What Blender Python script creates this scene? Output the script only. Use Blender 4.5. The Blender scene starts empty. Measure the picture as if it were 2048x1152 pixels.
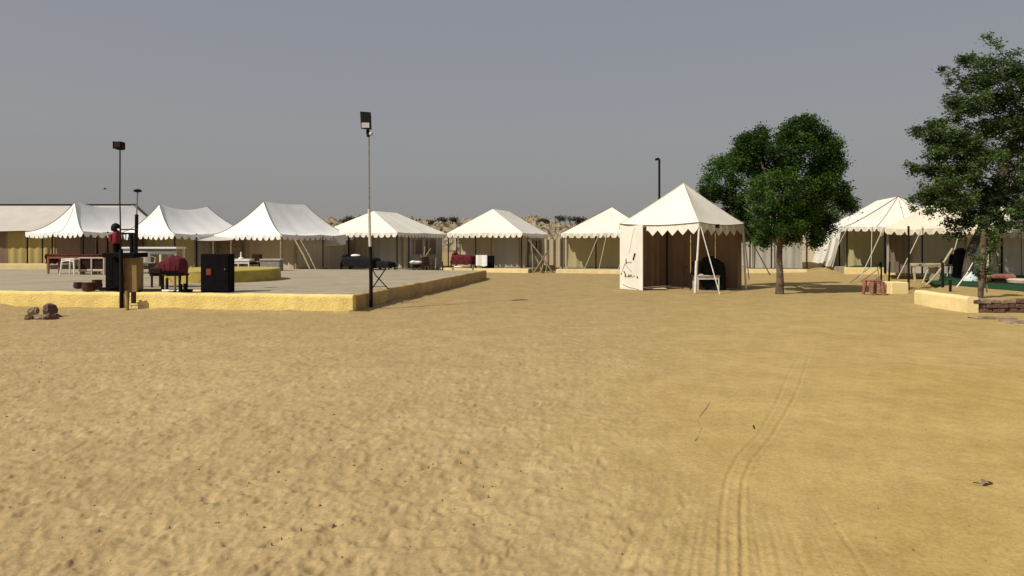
import bpy, math, random
import numpy as np
from mathutils import Vector, Matrix
from math import sin, cos, pi, radians, sqrt, atan2

# ------------------------------------------------------------------ camera, sky, sun
scn = bpy.context.scene
F, HZ, H = 1300.0, 485.0, 1.6          # focal length and horizon of the 2048 px photograph, eye height
cam_d = bpy.data.cameras.new('camera'); cam = bpy.data.objects.new('camera', cam_d)
scn.collection.objects.link(cam); scn.camera = cam
cam.location = (0, 0, H); cam.rotation_euler = (pi/2, 0, 0)
cam_d.sensor_width = 36; cam_d.lens = 36*F/2048
cam_d.shift_y = -(576-HZ)/2048
cam_d.clip_start = .1; cam_d.clip_end = 6000

SUN_H = Vector((.82, .57, 0)).normalized(); ELEV = radians(45)
world = bpy.data.worlds.new('World'); scn.world = world; world.use_nodes = True
wn = world.node_tree.nodes; wl = world.node_tree.links
bg = wn['Background']; bg.inputs['Strength'].default_value = .085
sky = wn.new('ShaderNodeTexSky'); sky.sky_type = 'NISHITA'; sky.sun_disc = False
sky.sun_elevation = ELEV; sky.sun_rotation = atan2(-SUN_H.x, -SUN_H.y)
sky.dust_density = 6; sky.air_density = 1.2; sky.ozone_density = 1.5
mixw = wn.new('ShaderNodeMix'); mixw.data_type = 'RGBA'; mixw.inputs[0].default_value = .86
geo = wn.new('ShaderNodeTexCoord'); sep = wn.new('ShaderNodeSeparateXYZ'); rmp = wn.new('ShaderNodeValToRGB')
wl.new(geo.outputs['Generated'], sep.inputs[0]); wl.new(sep.outputs[2], rmp.inputs[0])
rmp.color_ramp.elements[0].position = 0.0; rmp.color_ramp.elements[0].color = (.325,.315,.302,1)
rmp.color_ramp.elements[1].position = .40; rmp.color_ramp.elements[1].color = (.280,.292,.345,1)
e = rmp.color_ramp.elements.new(.16); e.color = (.328,.329,.340,1)
vs = wn.new('ShaderNodeVectorMath'); vs.operation = 'SCALE'; vs.inputs['Scale'].default_value = 11.5
wl.new(rmp.outputs[0], vs.inputs[0]); wl.new(vs.outputs[0], mixw.inputs[7]); wl.new(sky.outputs[0], mixw.inputs[6])
wl.new(mixw.outputs[2], bg.inputs['Color'])

sd = bpy.data.lights.new('sun', 'SUN'); sd.energy = 4.6; sd.angle = radians(.53); sd.color = (1, .955, .86)
sun = bpy.data.objects.new('sun', sd); scn.collection.objects.link(sun)
sun.rotation_euler = Vector((SUN_H.x*cos(ELEV), SUN_H.y*cos(ELEV), -sin(ELEV))).to_track_quat('-Z', 'Y').to_euler()
sun.location = (-20, -20, 30)
scn.view_settings.view_transform = 'Standard'; scn.view_settings.look = 'None'
scn.view_settings.exposure = 0; scn.view_settings.gamma = 1; scn.view_settings.use_curve_mapping = False

# ------------------------------------------------------------------ helpers
COL = scn.collection
R = random.Random(7)
def G(px, py, z=0.0):
    Y = F*(H-z)/(py-HZ); return Vector(((px-1024)/F*Y, Y, z))
def AT(px, Y, z=0.0): return Vector(((px-1024)/F*Y, Y, z))
def ZZ(py, Y): return H-(py-HZ)/F*Y

def tag(o, label=None, cat=None, group=None, kind=None):
    if label: o['label'] = label
    if cat: o['category'] = cat
    if group: o['group'] = group
    if kind: o['kind'] = kind
    return o
def empty(name, loc=(0,0,0), rz=0, **k):
    o = bpy.data.objects.new(name, None); COL.objects.link(o); o.location = loc; o.rotation_euler = (0,0,rz)
    o.empty_display_size = .2
    return tag(o, **k)
class MB:
    def __init__(s): s.v = []; s.f = []
    def add(s, vs, fs):
        n = len(s.v); s.v += [tuple(v) for v in vs]; s.f += [tuple(i+n for i in f) for f in fs]; return s
    def box(s, x0, x1, y0, y1, z0, z1, bev=0, jit=0):
        if bev:
            b = bev
            vs = []
            for z, e in ((z0, b), (z0+b, 0), (z1-b, 0), (z1, b)):
                for (sx, sy) in ((0,0),(1,0),(1,1),(0,1)):
                    X = x1 if sx else x0; Y = y1 if sy else y0
                    dx = -1 if sx else 1; dy = -1 if sy else 1
                    p1 = (X+dx*(e+b), Y+dy*e, z); p2 = (X+dx*e, Y+dy*(e+b), z)
                    vs += [p2, p1] if (sx, sy) in ((0,0),(1,1)) else [p1, p2]
            fs = []
            for k in range(3):
                for i in range(8):
                    j = (i+1) % 8; fs.append((k*8+i, k*8+j, k*8+8+j, k*8+8+i))
            fs.append(tuple(range(7,-1,-1))); fs.append(tuple(range(24,32)))
            if jit: vs = [(v[0]+R.uniform(-jit,jit), v[1]+R.uniform(-jit,jit), v[2]+R.uniform(-jit,jit)) for v in vs]
            return s.add(vs, fs)
        vs = [(x,y,z) for z in (z0,z1) for (x,y) in ((x0,y0),(x1,y0),(x1,y1),(x0,y1))]
        if jit: vs = [(v[0]+R.uniform(-jit,jit), v[1]+R.uniform(-jit,jit), v[2]+R.uniform(-jit,jit)) for v in vs]
        return s.add(vs, [(3,2,1,0),(4,5,6,7),(0,1,5,4),(1,2,6,5),(2,3,7,6),(3,0,4,7)])
    def tube(s, pts, r, n=8, caps=True):
        pts = [Vector(p) for p in pts]
        rs = r if isinstance(r, (list, tuple)) else [r]*len(pts)
        vs = []; fs = []; up = None
        for i, p in enumerate(pts):
            d = (pts[min(i+1,len(pts)-1)]-pts[max(i-1,0)]).normalized()
            if up is None: up = Vector((1,0,0)) if abs(d.x) < .9 else Vector((0,1,0))
            a = (up-d*up.dot(d)).normalized(); up = a; b = d.cross(a)
            for k in range(n):
                t = 2*pi*k/n; vs.append(p+(a*cos(t)+b*sin(t))*rs[i])
        for i in range(len(pts)-1):
            for k in range(n):
                j = (k+1) % n; fs.append((i*n+k, i*n+j, (i+1)*n+j, (i+1)*n+k))
        if caps:
            fs.append(tuple(range(n-1,-1,-1))); m = (len(pts)-1)*n; fs.append(tuple(range(m, m+n)))
        return s.add(vs, fs)
    def lathe(s, prof, n=20, c=(0,0,0)):
        vs = [(c[0]+r*cos(2*pi*k/n), c[1]+r*sin(2*pi*k/n), c[2]+z) for (r,z) in prof for k in range(n)]
        fs = [(i*n+k, i*n+(k+1)%n, (i+1)*n+(k+1)%n, (i+1)*n+k) for i in range(len(prof)-1) for k in range(n)]
        fs.append(tuple(range(n-1,-1,-1))); m = (len(prof)-1)*n; fs.append(tuple(range(m, m+n)))
        return s.add(vs, fs)
    def grid(s, fn, nu, nv):
        vs = [fn(i/nu, j/nv) for j in range(nv+1) for i in range(nu+1)]
        fs = [(j*(nu+1)+i, j*(nu+1)+i+1, (j+1)*(nu+1)+i+1, (j+1)*(nu+1)+i) for j in range(nv) for i in range(nu)]
        return s.add(vs, fs)
    def prism(s, poly, z0, z1):
        n = len(poly)
        vs = [(p[0],p[1],z0) for p in poly]+[(p[0],p[1],z1) for p in poly]
        fs = [tuple(range(n-1,-1,-1)), tuple(range(n,2*n))]+[(i,(i+1)%n,n+(i+1)%n,n+i) for i in range(n)]
        return s.add(vs, fs)
    def mesh(s, name, mat, smooth=None):
        me = bpy.data.meshes.new(name); me.from_pydata(s.v, [], s.f); me.validate(); me.update()
        me.materials.append(mat)
        if smooth is not None:
            me.shade_smooth(); me.set_sharp_from_angle(angle=radians(smooth))
        return me
    def build(s, name, mat, parent=None, smooth=None, **k):
        o = bpy.data.objects.new(name, s.mesh(name, mat, smooth)); COL.objects.link(o)
        if parent: o.parent = parent
        return tag(o, **k)
def link(name, me, parent=None, loc=(0,0,0), rz=0, **k):
    o = bpy.data.objects.new(name, me); COL.objects.link(o); o.location = loc; o.rotation_euler = (0,0,rz)
    if parent: o.parent = parent
    return tag(o, **k)
def copy_tree(o, loc=None, rz=None, label=None):
    def cp(s, par):
        c = s.copy(); COL.objects.link(c)
        if par: c.parent = par
        for ch in s.children: cp(ch, c)
        return c
    c = cp(o, None)
    if loc is not None: c.location = loc
    if rz is not None: c.rotation_euler[2] = rz
    if label: c['label'] = label
    return c

# numpy noise
def _h(ix, iy, s):
    n = (ix.astype(np.int64)*374761393 + iy.astype(np.int64)*668265263 + s*1442695041) & 0xffffffff
    n = ((n ^ (n >> 13))*1274126177) & 0xffffffff
    return ((n ^ (n >> 16)) & 0xffffff)/float(0xffffff)
def vnoise(x, y, s=0):
    ix = np.floor(x); iy = np.floor(y); fx = x-ix; fy = y-iy
    fx = fx*fx*fx*(fx*(fx*6-15)+10); fy = fy*fy*fy*(fy*(fy*6-15)+10)
    a = _h(ix,iy,s); b = _h(ix+1,iy,s); c = _h(ix,iy+1,s); d = _h(ix+1,iy+1,s)
    return (a+(b-a)*fx)*(1-fy)+(c+(d-c)*fx)*fy-.5
def fbm(x, y, o=4, s=0):
    r = 0; a = 1
    for k in range(o): r = r+a*vnoise(x*2**k+17.3*k, y*2**k-9.1*k, s+k); a *= .5
    return r

# ------------------------------------------------------------------ materials
def mat(name, col, rough=.8, var=.15, scale=6, bump=.0, bscale=40, metal=0, transl=0, col2=None, spec=.3, stain=None, ramp=(.35,.7)):
    m = bpy.data.materials.new(name); m.use_nodes = True; nt = m.node_tree; N = nt.nodes; L = nt.links
    b = N['Principled BSDF']; b.inputs['Roughness'].default_value = rough; b.inputs['Metallic'].default_value = metal
    b.inputs['Specular IOR Level'].default_value = spec
    tc = N.new('ShaderNodeTexCoord')
    no = N.new('ShaderNodeTexNoise'); no.inputs['Scale'].default_value = scale; no.inputs['Detail'].default_value = 5
    no.inputs['Roughness'].default_value = .62
    L.new(tc.outputs['Object'], no.inputs['Vector'])
    rp = N.new('ShaderNodeValToRGB'); L.new(no.outputs[0], rp.inputs[0])
    c2 = col2 or tuple(c*(1-var*1.6) for c in col); c1 = tuple(min(1, c*(1+var*.5)) for c in col)
    rp.color_ramp.elements[0].position = ramp[0]; rp.color_ramp.elements[0].color = (*c2, 1)
    rp.color_ramp.elements[1].position = ramp[1]; rp.color_ramp.elements[1].color = (*c1, 1)
    out = rp.outputs[0]
    if stain:                                   # darker patches of wear: (colour, scale, threshold)
        sn = N.new('ShaderNodeTexNoise'); sn.inputs['Scale'].default_value = stain[1]; sn.inputs['Detail'].default_value = 8
        sn.inputs['Roughness'].default_value = .7; L.new(tc.outputs['Object'], sn.inputs['Vector'])
        sr = N.new('ShaderNodeValToRGB'); L.new(sn.outputs[0], sr.inputs[0])
        sr.color_ramp.elements[0].position = stain[2]; sr.color_ramp.elements[0].color = (0,0,0,1)
        sr.color_ramp.elements[1].position = stain[2]+.08; sr.color_ramp.elements[1].color = (1,1,1,1)
        mx = N.new('ShaderNodeMix'); mx.data_type = 'RGBA'; L.new(sr.outputs[0], mx.inputs[0]); L.new(out, mx.inputs[6])
        mx.inputs[7].default_value = (*stain[0], 1); out = mx.outputs[2]
    L.new(out, b.inputs['Base Color'])
    if bump:
        bn = N.new('ShaderNodeTexNoise'); bn.inputs['Scale'].default_value = bscale; bn.inputs['Detail'].default_value = 4
        L.new(tc.outputs['Object'], bn.inputs['Vector'])
        bp = N.new('ShaderNodeBump'); bp.inputs['Strength'].default_value = bump; bp.inputs['Distance'].default_value = .02
        L.new(bn.outputs[0], bp.inputs['Height']); L.new(bp.outputs[0], b.inputs['Normal'])
    if transl:
        tr = N.new('ShaderNodeBsdfTranslucent'); L.new(out, tr.inputs[0])
        ms = N.new('ShaderNodeMixShader'); ms.inputs[0].default_value = transl
        L.new(b.outputs[0], ms.inputs[1]); L.new(tr.outputs[0], ms.inputs[2]); L.new(ms.outputs[0], N['Material Output'].inputs[0])
    return m
def canvas(name, col, tr=.18, **k): return mat(name, col, rough=.9, var=.06, scale=1.1, bump=.35, bscale=2.8, transl=tr, spec=.1, **k)
M = {}
M['white'] = canvas('white_canvas', (.83,.81,.77), .08)
M['cream'] = canvas('cream_canvas', (.82,.77,.66), .10)
M['cream2'] = canvas('sand_cream_canvas', (.78,.69,.53), .12)
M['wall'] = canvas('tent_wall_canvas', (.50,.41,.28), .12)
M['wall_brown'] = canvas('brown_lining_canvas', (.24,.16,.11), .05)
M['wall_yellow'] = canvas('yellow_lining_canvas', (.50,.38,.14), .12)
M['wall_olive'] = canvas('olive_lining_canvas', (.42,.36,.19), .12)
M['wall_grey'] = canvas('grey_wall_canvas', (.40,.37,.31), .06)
M['flap'] = canvas('dark_door_flap', (.16,.125,.09), .03)
M['seam'] = mat('dark_seam_tape', (.16,.14,.11))
M['roof_grey'] = canvas('grey_roof_sheet', (.50,.45,.39), .0)
M['yellow'] = mat('yellow_painted_plaster', (.78,.60,.19), rough=.85, var=.13, scale=3.5, bump=.9, bscale=26, col2=(.66,.50,.18), stain=((.34,.26,.13), 7, .66))
M['yellow_pale'] = mat('pale_yellow_plaster', (.78,.62,.30), rough=.85, var=.08, scale=3, bump=.4, bscale=20, stain=((.45,.36,.2), 2.4, .68))
M['yellow_olive'] = mat('shaded_olive_plaster', (.46,.36,.08), rough=.85, var=.2, scale=3, bump=.4, bscale=22, stain=((.25,.19,.05), 3, .58))  # olive tone carries the shade on the round platform's front
M['yellow_side'] = mat('shaded_brown_yellow_plaster', (.48,.335,.135), rough=.9, var=.13, scale=2.5, bump=.5, bscale=22, col2=(.34,.23,.10), stain=((.27,.19,.09), 2.2, .62))  # yellow plaster browned so the side wall's shade sits in its colour
M['concrete'] = mat('dusty_concrete', (.345,.29,.195), rough=.9, var=.09, scale=1.1, bump=.25, bscale=50, stain=((.27,.225,.15), .7, .54))
M['black'] = mat('black_paint', (.006,.0045,.006), rough=.85, var=.3, spec=.08)
M['black_metal'] = mat('black_metal', (.012,.010,.009), rough=.7, var=.3, scale=12, spec=.12)
M['grey_metal'] = mat('galvanised_metal', (.30,.29,.27), rough=.45, var=.2, metal=.5, scale=14)
M['pale_metal'] = mat('pale_painted_metal', (.62,.58,.50), rough=.5, var=.15, scale=14)
M['pole_white'] = mat('white_painted_pole', (.72,.69,.62), rough=.6, var=.15, scale=9)
M['wood'] = mat('weathered_wood', (.34,.26,.16), rough=.85, var=.3, scale=9, bump=.4, bscale=30)
M['wood_dark'] = mat('dark_wood', (.035,.02,.014), spec=.1, rough=.9, var=.3, scale=9)
M['wood_pale'] = mat('pale_bare_wood', (.50,.40,.24), rough=.85, var=.25, scale=8, bump=.3)
M['red'] = mat('maroon_cloth', (.12,.010,.016), rough=.9, var=.35, scale=5, bump=.4, bscale=9)
M['red_dark'] = mat('dark_red_cloth', (.11,.012,.018), rough=.9, var=.3, scale=5, bump=.4, bscale=9)
M['red_paint'] = mat('red_paint', (.20,.01,.016), rough=.5, var=.2)
M['terracotta'] = mat('dark_clay', (.085,.026,.02), rough=.8, var=.3)
M['redwood'] = mat('red_brown_painted_wood', (.33,.12,.085), rough=.7, var=.25, scale=10)
M['plastic'] = mat('white_plastic', (.76,.73,.66), rough=.4, var=.06)
M['plastic_cream'] = mat('cream_plastic', (.58,.46,.36), rough=.5, var=.1)
M['tan'] = mat('tan_board', (.27,.17,.065), rough=.7, var=.2, scale=4)
M['dark_cloth'] = mat('black_cloth', (.007,.007,.008), rough=.95, var=.3, bump=.5, bscale=8)
M['lens'] = mat('pale_lamp_glass', (.55,.52,.48), rough=.2, var=.1, spec=.6)
M['rope'] = mat('pale_rope', (.52,.46,.36), rough=.9, var=.2, scale=20)
M['rope_dark'] = mat('brown_rope', (.13,.10,.07), rough=.9, var=.2, scale=20)
M['bark'] = mat('pale_bark', (.26,.20,.125), rough=.9, var=.4, scale=7, bump=.8, bscale=16)
M['bark_mid'] = mat('brown_bark', (.16,.115,.07), rough=.9, var=.45, scale=5, bump=.8, bscale=16)
M['bark_dark'] = mat('dark_bark', (.10,.075,.05), rough=.9, var=.4, scale=7, bump=.8, bscale=16)
M['stone'] = mat('shaded_red_brown_stone', (.15,.085,.06), rough=.9, var=.35, scale=9, bump=.7, bscale=18, col2=(.07,.04,.03))  # red-brown stone darkened to put the right wall's shade into its colour
M['stone_tan'] = mat('tan_stone', (.33,.24,.14), rough=.9, var=.3, scale=6, bump=.7, bscale=14)
M['turf'] = mat('green_artificial_turf', (.012,.065,.014), rough=.9, var=.35, scale=30, bump=.6, bscale=120)
M['paper'] = mat('white_cloth', (.74,.73,.70), rough=.85, var=.06)
M['bluewhite'] = mat('bluish_white_cloth', (.60,.66,.64), rough=.85, var=.1)
M['sticker'] = mat('red_sticker', (.22,.035,.025), rough=.6, var=.1)
M['grey_cloth'] = mat('grey_cover', (.26,.24,.21), rough=.8, var=.2)
def leafmat(name, a, b):
    m = bpy.data.materials.new(name); m.use_nodes = True; nt = m.node_tree; N = nt.nodes; L = nt.links
    p = N['Principled BSDF']; p.inputs['Roughness'].default_value = .6; p.inputs['Specular IOR Level'].default_value = .25
    at = N.new('ShaderNodeAttribute'); at.attribute_name = 'tone'
    rp = N.new('ShaderNodeValToRGB'); L.new(at.outputs['Fac'], rp.inputs[0])
    rp.color_ramp.elements[0].color = (*a, 1); rp.color_ramp.elements[1].color = (*b, 1); L.new(rp.outputs[0], p.inputs['Base Color'])
    tr = N.new('ShaderNodeBsdfTranslucent'); L.new(rp.outputs[0], tr.inputs[0])
    ms = N.new('ShaderNodeMixShader'); ms.inputs[0].default_value = .3
    L.new(p.outputs[0], ms.inputs[1]); L.new(tr.outputs[0], ms.inputs[2]); L.new(ms.outputs[0], N['Material Output'].inputs[0])
    return m
M['leaf1'] = leafmat('small_green_leaves', (.009,.022,.004), (.075,.155,.018))
M['leaf2'] = leafmat('olive_green_leaves', (.015,.032,.010), (.125,.19,.045))
M['leaf3'] = leafmat('dry_scrub_leaves', (.05,.045,.022), (.12,.105,.05))

# sand: colour follows real differences in the sand (damp, pale dust), relief is in the mesh
def sandmat():
    m = bpy.data.materials.new('desert_sand'); m.use_nodes = True; nt = m.node_tree; N = nt.nodes; L = nt.links
    b = N['Principled BSDF']; b.inputs['Roughness'].default_value = .95; b.inputs['Specular IOR Level'].default_value = .08
    tc = N.new('ShaderNodeTexCoord')
    def noise(s, d=5, r=.6):
        n = N.new('ShaderNodeTexNoise'); n.inputs['Scale'].default_value = s; n.inputs['Detail'].default_value = d
        n.inputs['Roughness'].default_value = r; L.new(tc.outputs['Object'], n.inputs['Vector']); return n.outputs[0]
    def ramp(i, p0, c0, p1, c1):
        r = N.new('ShaderNodeValToRGB'); L.new(i, r.inputs[0]); r.color_ramp.elements[0].position = p0; r.color_ramp.elements[0].color = (*c0,1)
        r.color_ramp.elements[1].position = p1; r.color_ramp.elements[1].color = (*c1,1); return r.outputs[0]
    def mix(f, a, c, mode='MIX'):
        x = N.new('ShaderNodeMix'); x.data_type = 'RGBA'; x.blend_type = mode
        if isinstance(f, float): x.inputs[0].default_value = f
        else: L.new(f, x.inputs[0])
        L.new(a, x.inputs[6]); L.new(c, x.inputs[7]); return x.outputs[2]
    base = ramp(noise(.35), .35, (.40,.288,.138), .68, (.46,.338,.166))
    right = ramp(noise(.5), .35, (.435,.305,.108), .68, (.475,.342,.135))
    at = N.new('ShaderNodeAttribute'); at.attribute_name = 'smoothness'
    c = mix(at.outputs['Fac'], base, right)
    at3 = N.new('ShaderNodeAttribute'); at3.attribute_name = 'packed'
    pk = ramp(noise(1.5), .3, (.325,.236,.105), .7, (.38,.277,.125))
    c = mix(at3.outputs['Fac'], c, pk)
    fine = ramp(noise(38, 5, .9), .34, (.76,.75,.73), .60, (1.1,1.1,1.1))
    c = mix(1.0, c, fine, 'MULTIPLY')
    blot = ramp(noise(1.7, 8, .75), .40, (.84,.82,.79), .60, (1.04,1.04,1.04)); c = mix(.75, c, blot, 'MULTIPLY')
    mid = ramp(noise(7, 4, .7), .3, (.86,.85,.84), .62, (1.05,1.05,1.05))
    c = mix(.8, c, mid, 'MULTIPLY')
    L.new(c, b.inputs['Base Color'])
    bp = N.new('ShaderNodeBump'); bp.inputs['Strength'].default_value = .35; bp.inputs['Distance'].default_value = .008
    L.new(noise(90, 4, .7), bp.inputs['Height']); L.new(bp.outputs[0], b.inputs['Normal'])
    return m
M['sand'] = sandmat()

# ------------------------------------------------------------------ ground
def interp_track(pts):
    P = [G(x, y) for x, y in pts]; P.sort(key=lambda p: p.y)
    return np.array([p.y for p in P]), np.array([p.x for p in P])
TW = (G(705,626)+(G(0,615)-G(705,626))*1.8, G(705,626), G(973,559.5))
def ground():
    rows = np.concatenate([[-60,-20,-6,-2,0], .9*np.exp(np.linspace(0, np.log(60/.9), 760)), 60*np.exp(np.linspace(0.03, np.log(60), 60))])
    u = np.concatenate([-np.linspace(3.2, 1.0, 30), np.linspace(-.985, .985, 900), np.linspace(1.0, 3.2, 30)])
    W = np.maximum(rows+.6, 0); W = np.where(rows < .6, 1.2+np.maximum(-rows, 0), W)
    X = u[None,:]*W[:,None]; Y = np.repeat(rows[:,None], len(u), 1)
    Z = np.zeros_like(X)
    px = 1024+F*X/np.maximum(Y, .5)
    # smooth, driven-over sand to the right; trampled sand to the left
    edge = 1330+170*vnoise(Y*.6, X*.6, 5)
    smooth = 1/(1+np.exp(-(px-edge)/110.0)); smooth = np.where(Y > 0, smooth, .5)
    near = np.clip(1-(Y-5)/17, 0, 1)**1.0
    rough = (1-smooth)*(.18+.82*near)
    # footprints: jittered dimples with rims
    D = np.zeros_like(X)
    msk = (Y > .8) & (Y < 24)
    xs = X[msk]; ys = Y[msk]; acc = np.zeros_like(xs)
    for (cell, dep, sd_) in ((.26, .016, 11), (.135, .015, 29), (.07, .0085, 47)):
        a = np.zeros_like(xs); gx = np.floor(xs/cell); gy = np.floor(ys/cell)
        for ox in (-1,0,1):
            for oy in (-1,0,1):
                cx = gx+ox; cy = gy+oy
                jx = (cx+.1+.8*_h(cx,cy,sd_))*cell; jy = (cy+.1+.8*_h(cx,cy,sd_+1))*cell
                an = _h(cx,cy,sd_+2)*pi; el = 1.2+.9*_h(cx,cy,sd_+3); am = (_h(cx,cy,sd_+4)**.8)
                dx = xs-jx; dy = ys-jy; p = (dx*np.cos(an)+dy*np.sin(an))/el; q = -dx*np.sin(an)+dy*np.cos(an)
                r = np.sqrt(p*p+q*q)/(cell*.33)
                a += am*(-np.exp(-r**4*.9)+.42*np.exp(-((r-1.45)/.38)**2))
        acc += a*dep
    # small steep scuffs and pits, scattered in patches
    for (cell, dep, sd_, thr) in ((.19, .040, 91, .60), (.085, .024, 97, .62)):
        a = np.zeros_like(xs); gx = np.floor(xs/cell); gy = np.floor(ys/cell)
        for ox in (-1,0,1):
            for oy in (-1,0,1):
                cx = gx+ox; cy = gy+oy; on = (_h(cx,cy,sd_) > thr)
                jx = (cx+_h(cx,cy,sd_+1))*cell; jy = (cy+_h(cx,cy,sd_+2))*cell
                an = -.5+.9*(_h(cx,cy,sd_+3)-.5)+pi*.5; el = 1.3+2.2*_h(cx,cy,sd_+4)
                dx = xs-jx+.02*vnoise(xs*30,ys*30,3); dy = ys-jy; p = (dx*np.cos(an)+dy*np.sin(an))/el; q = -dx*np.sin(an)+dy*np.cos(an)
                r = np.sqrt(p*p+q*q)/(cell*.14)
                a += on*(.4+.6*_h(cx,cy,sd_+5))*(-np.exp(-r**2)+.35*np.exp(-((r-1.7)/.5)**2))
        acc += a*dep
    D[msk] = acc
    lumps = .022*fbm(X*2.0, Y*2.0, 3, 3)+.020*fbm(X*9+.8*vnoise(X*3,Y*3,2), Y*9, 3, 8)
    fine = .006*fbm(X*22, Y*22, 2, 21)*np.clip(1-Y/12, 0, 1)
    Z += rough*(D*.47+lumps*.42)+fine*(.3+.7*(1-smooth))
    Z += smooth*(.018*fbm(X*.8, Y*.9, 3, 40)+.003*fbm(X*5, Y*6, 3, 41)*near)
    # tyre grooves
    mainl = [(1607,703),(1580,745),(1545,820),(1518,870),(1475,915),(1452,960),(1440,1030),(1436,1152),(1434,1500)]
    mainr = [(1625,690),(1600,770),(1570,830),(1540,880),(1505,920),(1486,960),(1480,1030),(1482,1152),(1484,1500)]
    tracks = [(mainl,.014,.013),(mainr,.014,.017)]
    for k, dx in enumerate((-225,-185,-150,-118,-92,-70,-50,-30,20,75,110,150,200,260)):
        tracks.append(([(1452+dx*.55,940),(1440+dx*.85,1040),(1436+dx*1.15,1152),(1430+dx*2,1500)], .010+.004*(k%3), .0035+.003*((k*7)%4)/3))
    wob = .02*vnoise(Y*.9, 0*Y, 77)
    for pts, w, d in tracks:
        ty, tx = interp_track(pts)
        c = np.interp(Y, ty, tx)+wob
        fd = np.clip((ty[-1]-Y)/1.2, 0, 1)*(Y > .8)
        g = (X-c)/w
        Z += fd*d*(.55+.35*vnoise(X*2,Y*4,5)+.3*vnoise(X*9,Y*11,6))*(-np.exp(-g*g)+.5*np.exp(-((np.abs(g)-1.9)/.7)**2))
    # sand drifted against the terrace walls
    for (p_, q_, k_) in ((TW[0], TW[1], 1), (TW[1], TW[2], 2)):
        ex, ey = (q_-p_).normalized().x, (q_-p_).normalized().y
        dd = (X-p_.x)*ey-(Y-p_.y)*ex; al = np.clip((X-p_.x)*ex+(Y-p_.y)*ey, -.2, (q_-p_).length); al2 = (X-p_.x)*ex+(Y-p_.y)*ey
        Z += (np.abs(al-al2) < .01)*(dd > -.1)*np.exp(-(dd/.22)**2)*(.035+.10*np.clip(fbm(al*1.1, al*0, 3, 80+k_)+.1, 0, 1))
    Z += .02*fbm(X*.12, Y*.12, 3, 60)*np.clip(Y/20, 0, 1)
    # raised sand behind the tree, by the tents on the right, banked up far away
    Z += .45*np.exp(-((X-17.8)/3.0)**2-((Y-38.5)/4.0)**2)
    sg = lambda a: 1/(1+np.exp(-np.clip(a, -40, 40)))
    Z += .27*sg((X-10.72-.75*np.maximum(0, Y-17))/(.035+.03*np.maximum(0, Y-16.5)))*sg((Y-15.0)/.03)*(Y < 70)
    Z += np.clip((Y-45)/40, 0, 1)*(.5+1.2*(fbm(X*.03, Y*.03, 3, 66)+.3))
    nr, nc = X.shape
    co = np.stack([X, Y, Z], -1).reshape(-1, 3).astype(np.float32)
    i = np.arange(nr*nc).reshape(nr, nc)
    q = np.stack([i[:-1,:-1], i[:-1,1:], i[1:,1:], i[1:,:-1]], -1).reshape(-1, 4).astype(np.int32)
    me = bpy.data.meshes.new('sand_ground'); me.vertices.add(len(co)); me.vertices.foreach_set('co', co.ravel())
    me.loops.add(q.size); me.loops.foreach_set('vertex_index', q.ravel())
    me.polygons.add(len(q)); me.polygons.foreach_set('loop_start', np.arange(0, q.size, 4, dtype=np.int32))
    me.update(calc_edges=True); me.shade_smooth()
    at = me.attributes.new('smoothness', 'FLOAT', 'POINT'); at.data.foreach_set('value', smooth.ravel().astype(np.float32))
    pk = np.clip((Y-7)/12, 0, 1)*(1-.55*smooth)
    at = me.attributes.new('packed', 'FLOAT', 'POINT'); at.data.foreach_set('value', pk.ravel().astype(np.float32))
    me.materials.append(M['sand'])
    link('sand_ground', me, kind='structure')
ground()

# ------------------------------------------------------------------ far rocky ridge
def ridge(name, px0, px1, Y0, depth, py_top, seed, mt):
    nx, ny = 420, 60
    uu, vv = np.meshgrid(np.linspace(0,1,nx), np.linspace(0,1,ny))
    Yc = Y0+vv*depth; Xc = ((px0+(px1-px0)*uu)-1024)/F*(Y0+depth*.5)
    top = ZZ(py_top, Y0+depth*.4)
    prof = np.clip(np.sin(np.pi*np.clip(vv*1.02,0,1)), 0, 1)**.55
    edge = np.clip(np.sin(np.pi*uu)*4, 0, 1)
    n = fbm(Xc*.10, Yc*.10, 4, seed)
    z = top*prof*edge*(.86+.40*n)+prof*.9*fbm(Xc*.5, Yc*.5, 3, seed+5)
    st = .3; z = np.where(vv > -1, np.round(z/st)*st*.55+z*.45, z)     # ledges of the rock
    z += .55*fbm(Xc*1.3, Yc*1.6, 3, seed+9)
    z[0] = -1; z[-1] = -1
    mb = MB(); v = np.stack([Xc, Yc, z], -1).reshape(-1,3)
    fs = [(j*nx+i, j*nx+i+1, (j+1)*nx+i+1, (j+1)*nx+i) for j in range(ny-1) for i in range(nx-1)]
    mb.add([tuple(map(float, p)) for p in v], fs)
    return mb.build(name, mt, kind='structure')
M['rock'] = mat('pale_rock_face', (.30,.245,.155), rough=.95, var=.3, scale=2.2, bump=1, bscale=3, col2=(.24,.18,.11), stain=((.09,.07,.035), 1.8, .50))
ridge('rocky_hill', 560, 1330, 66, 22, 437, 3, M['rock'])
ridge('far_hill', -200, 2300, 150, 60, 462, 13, M['rock'])

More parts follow.
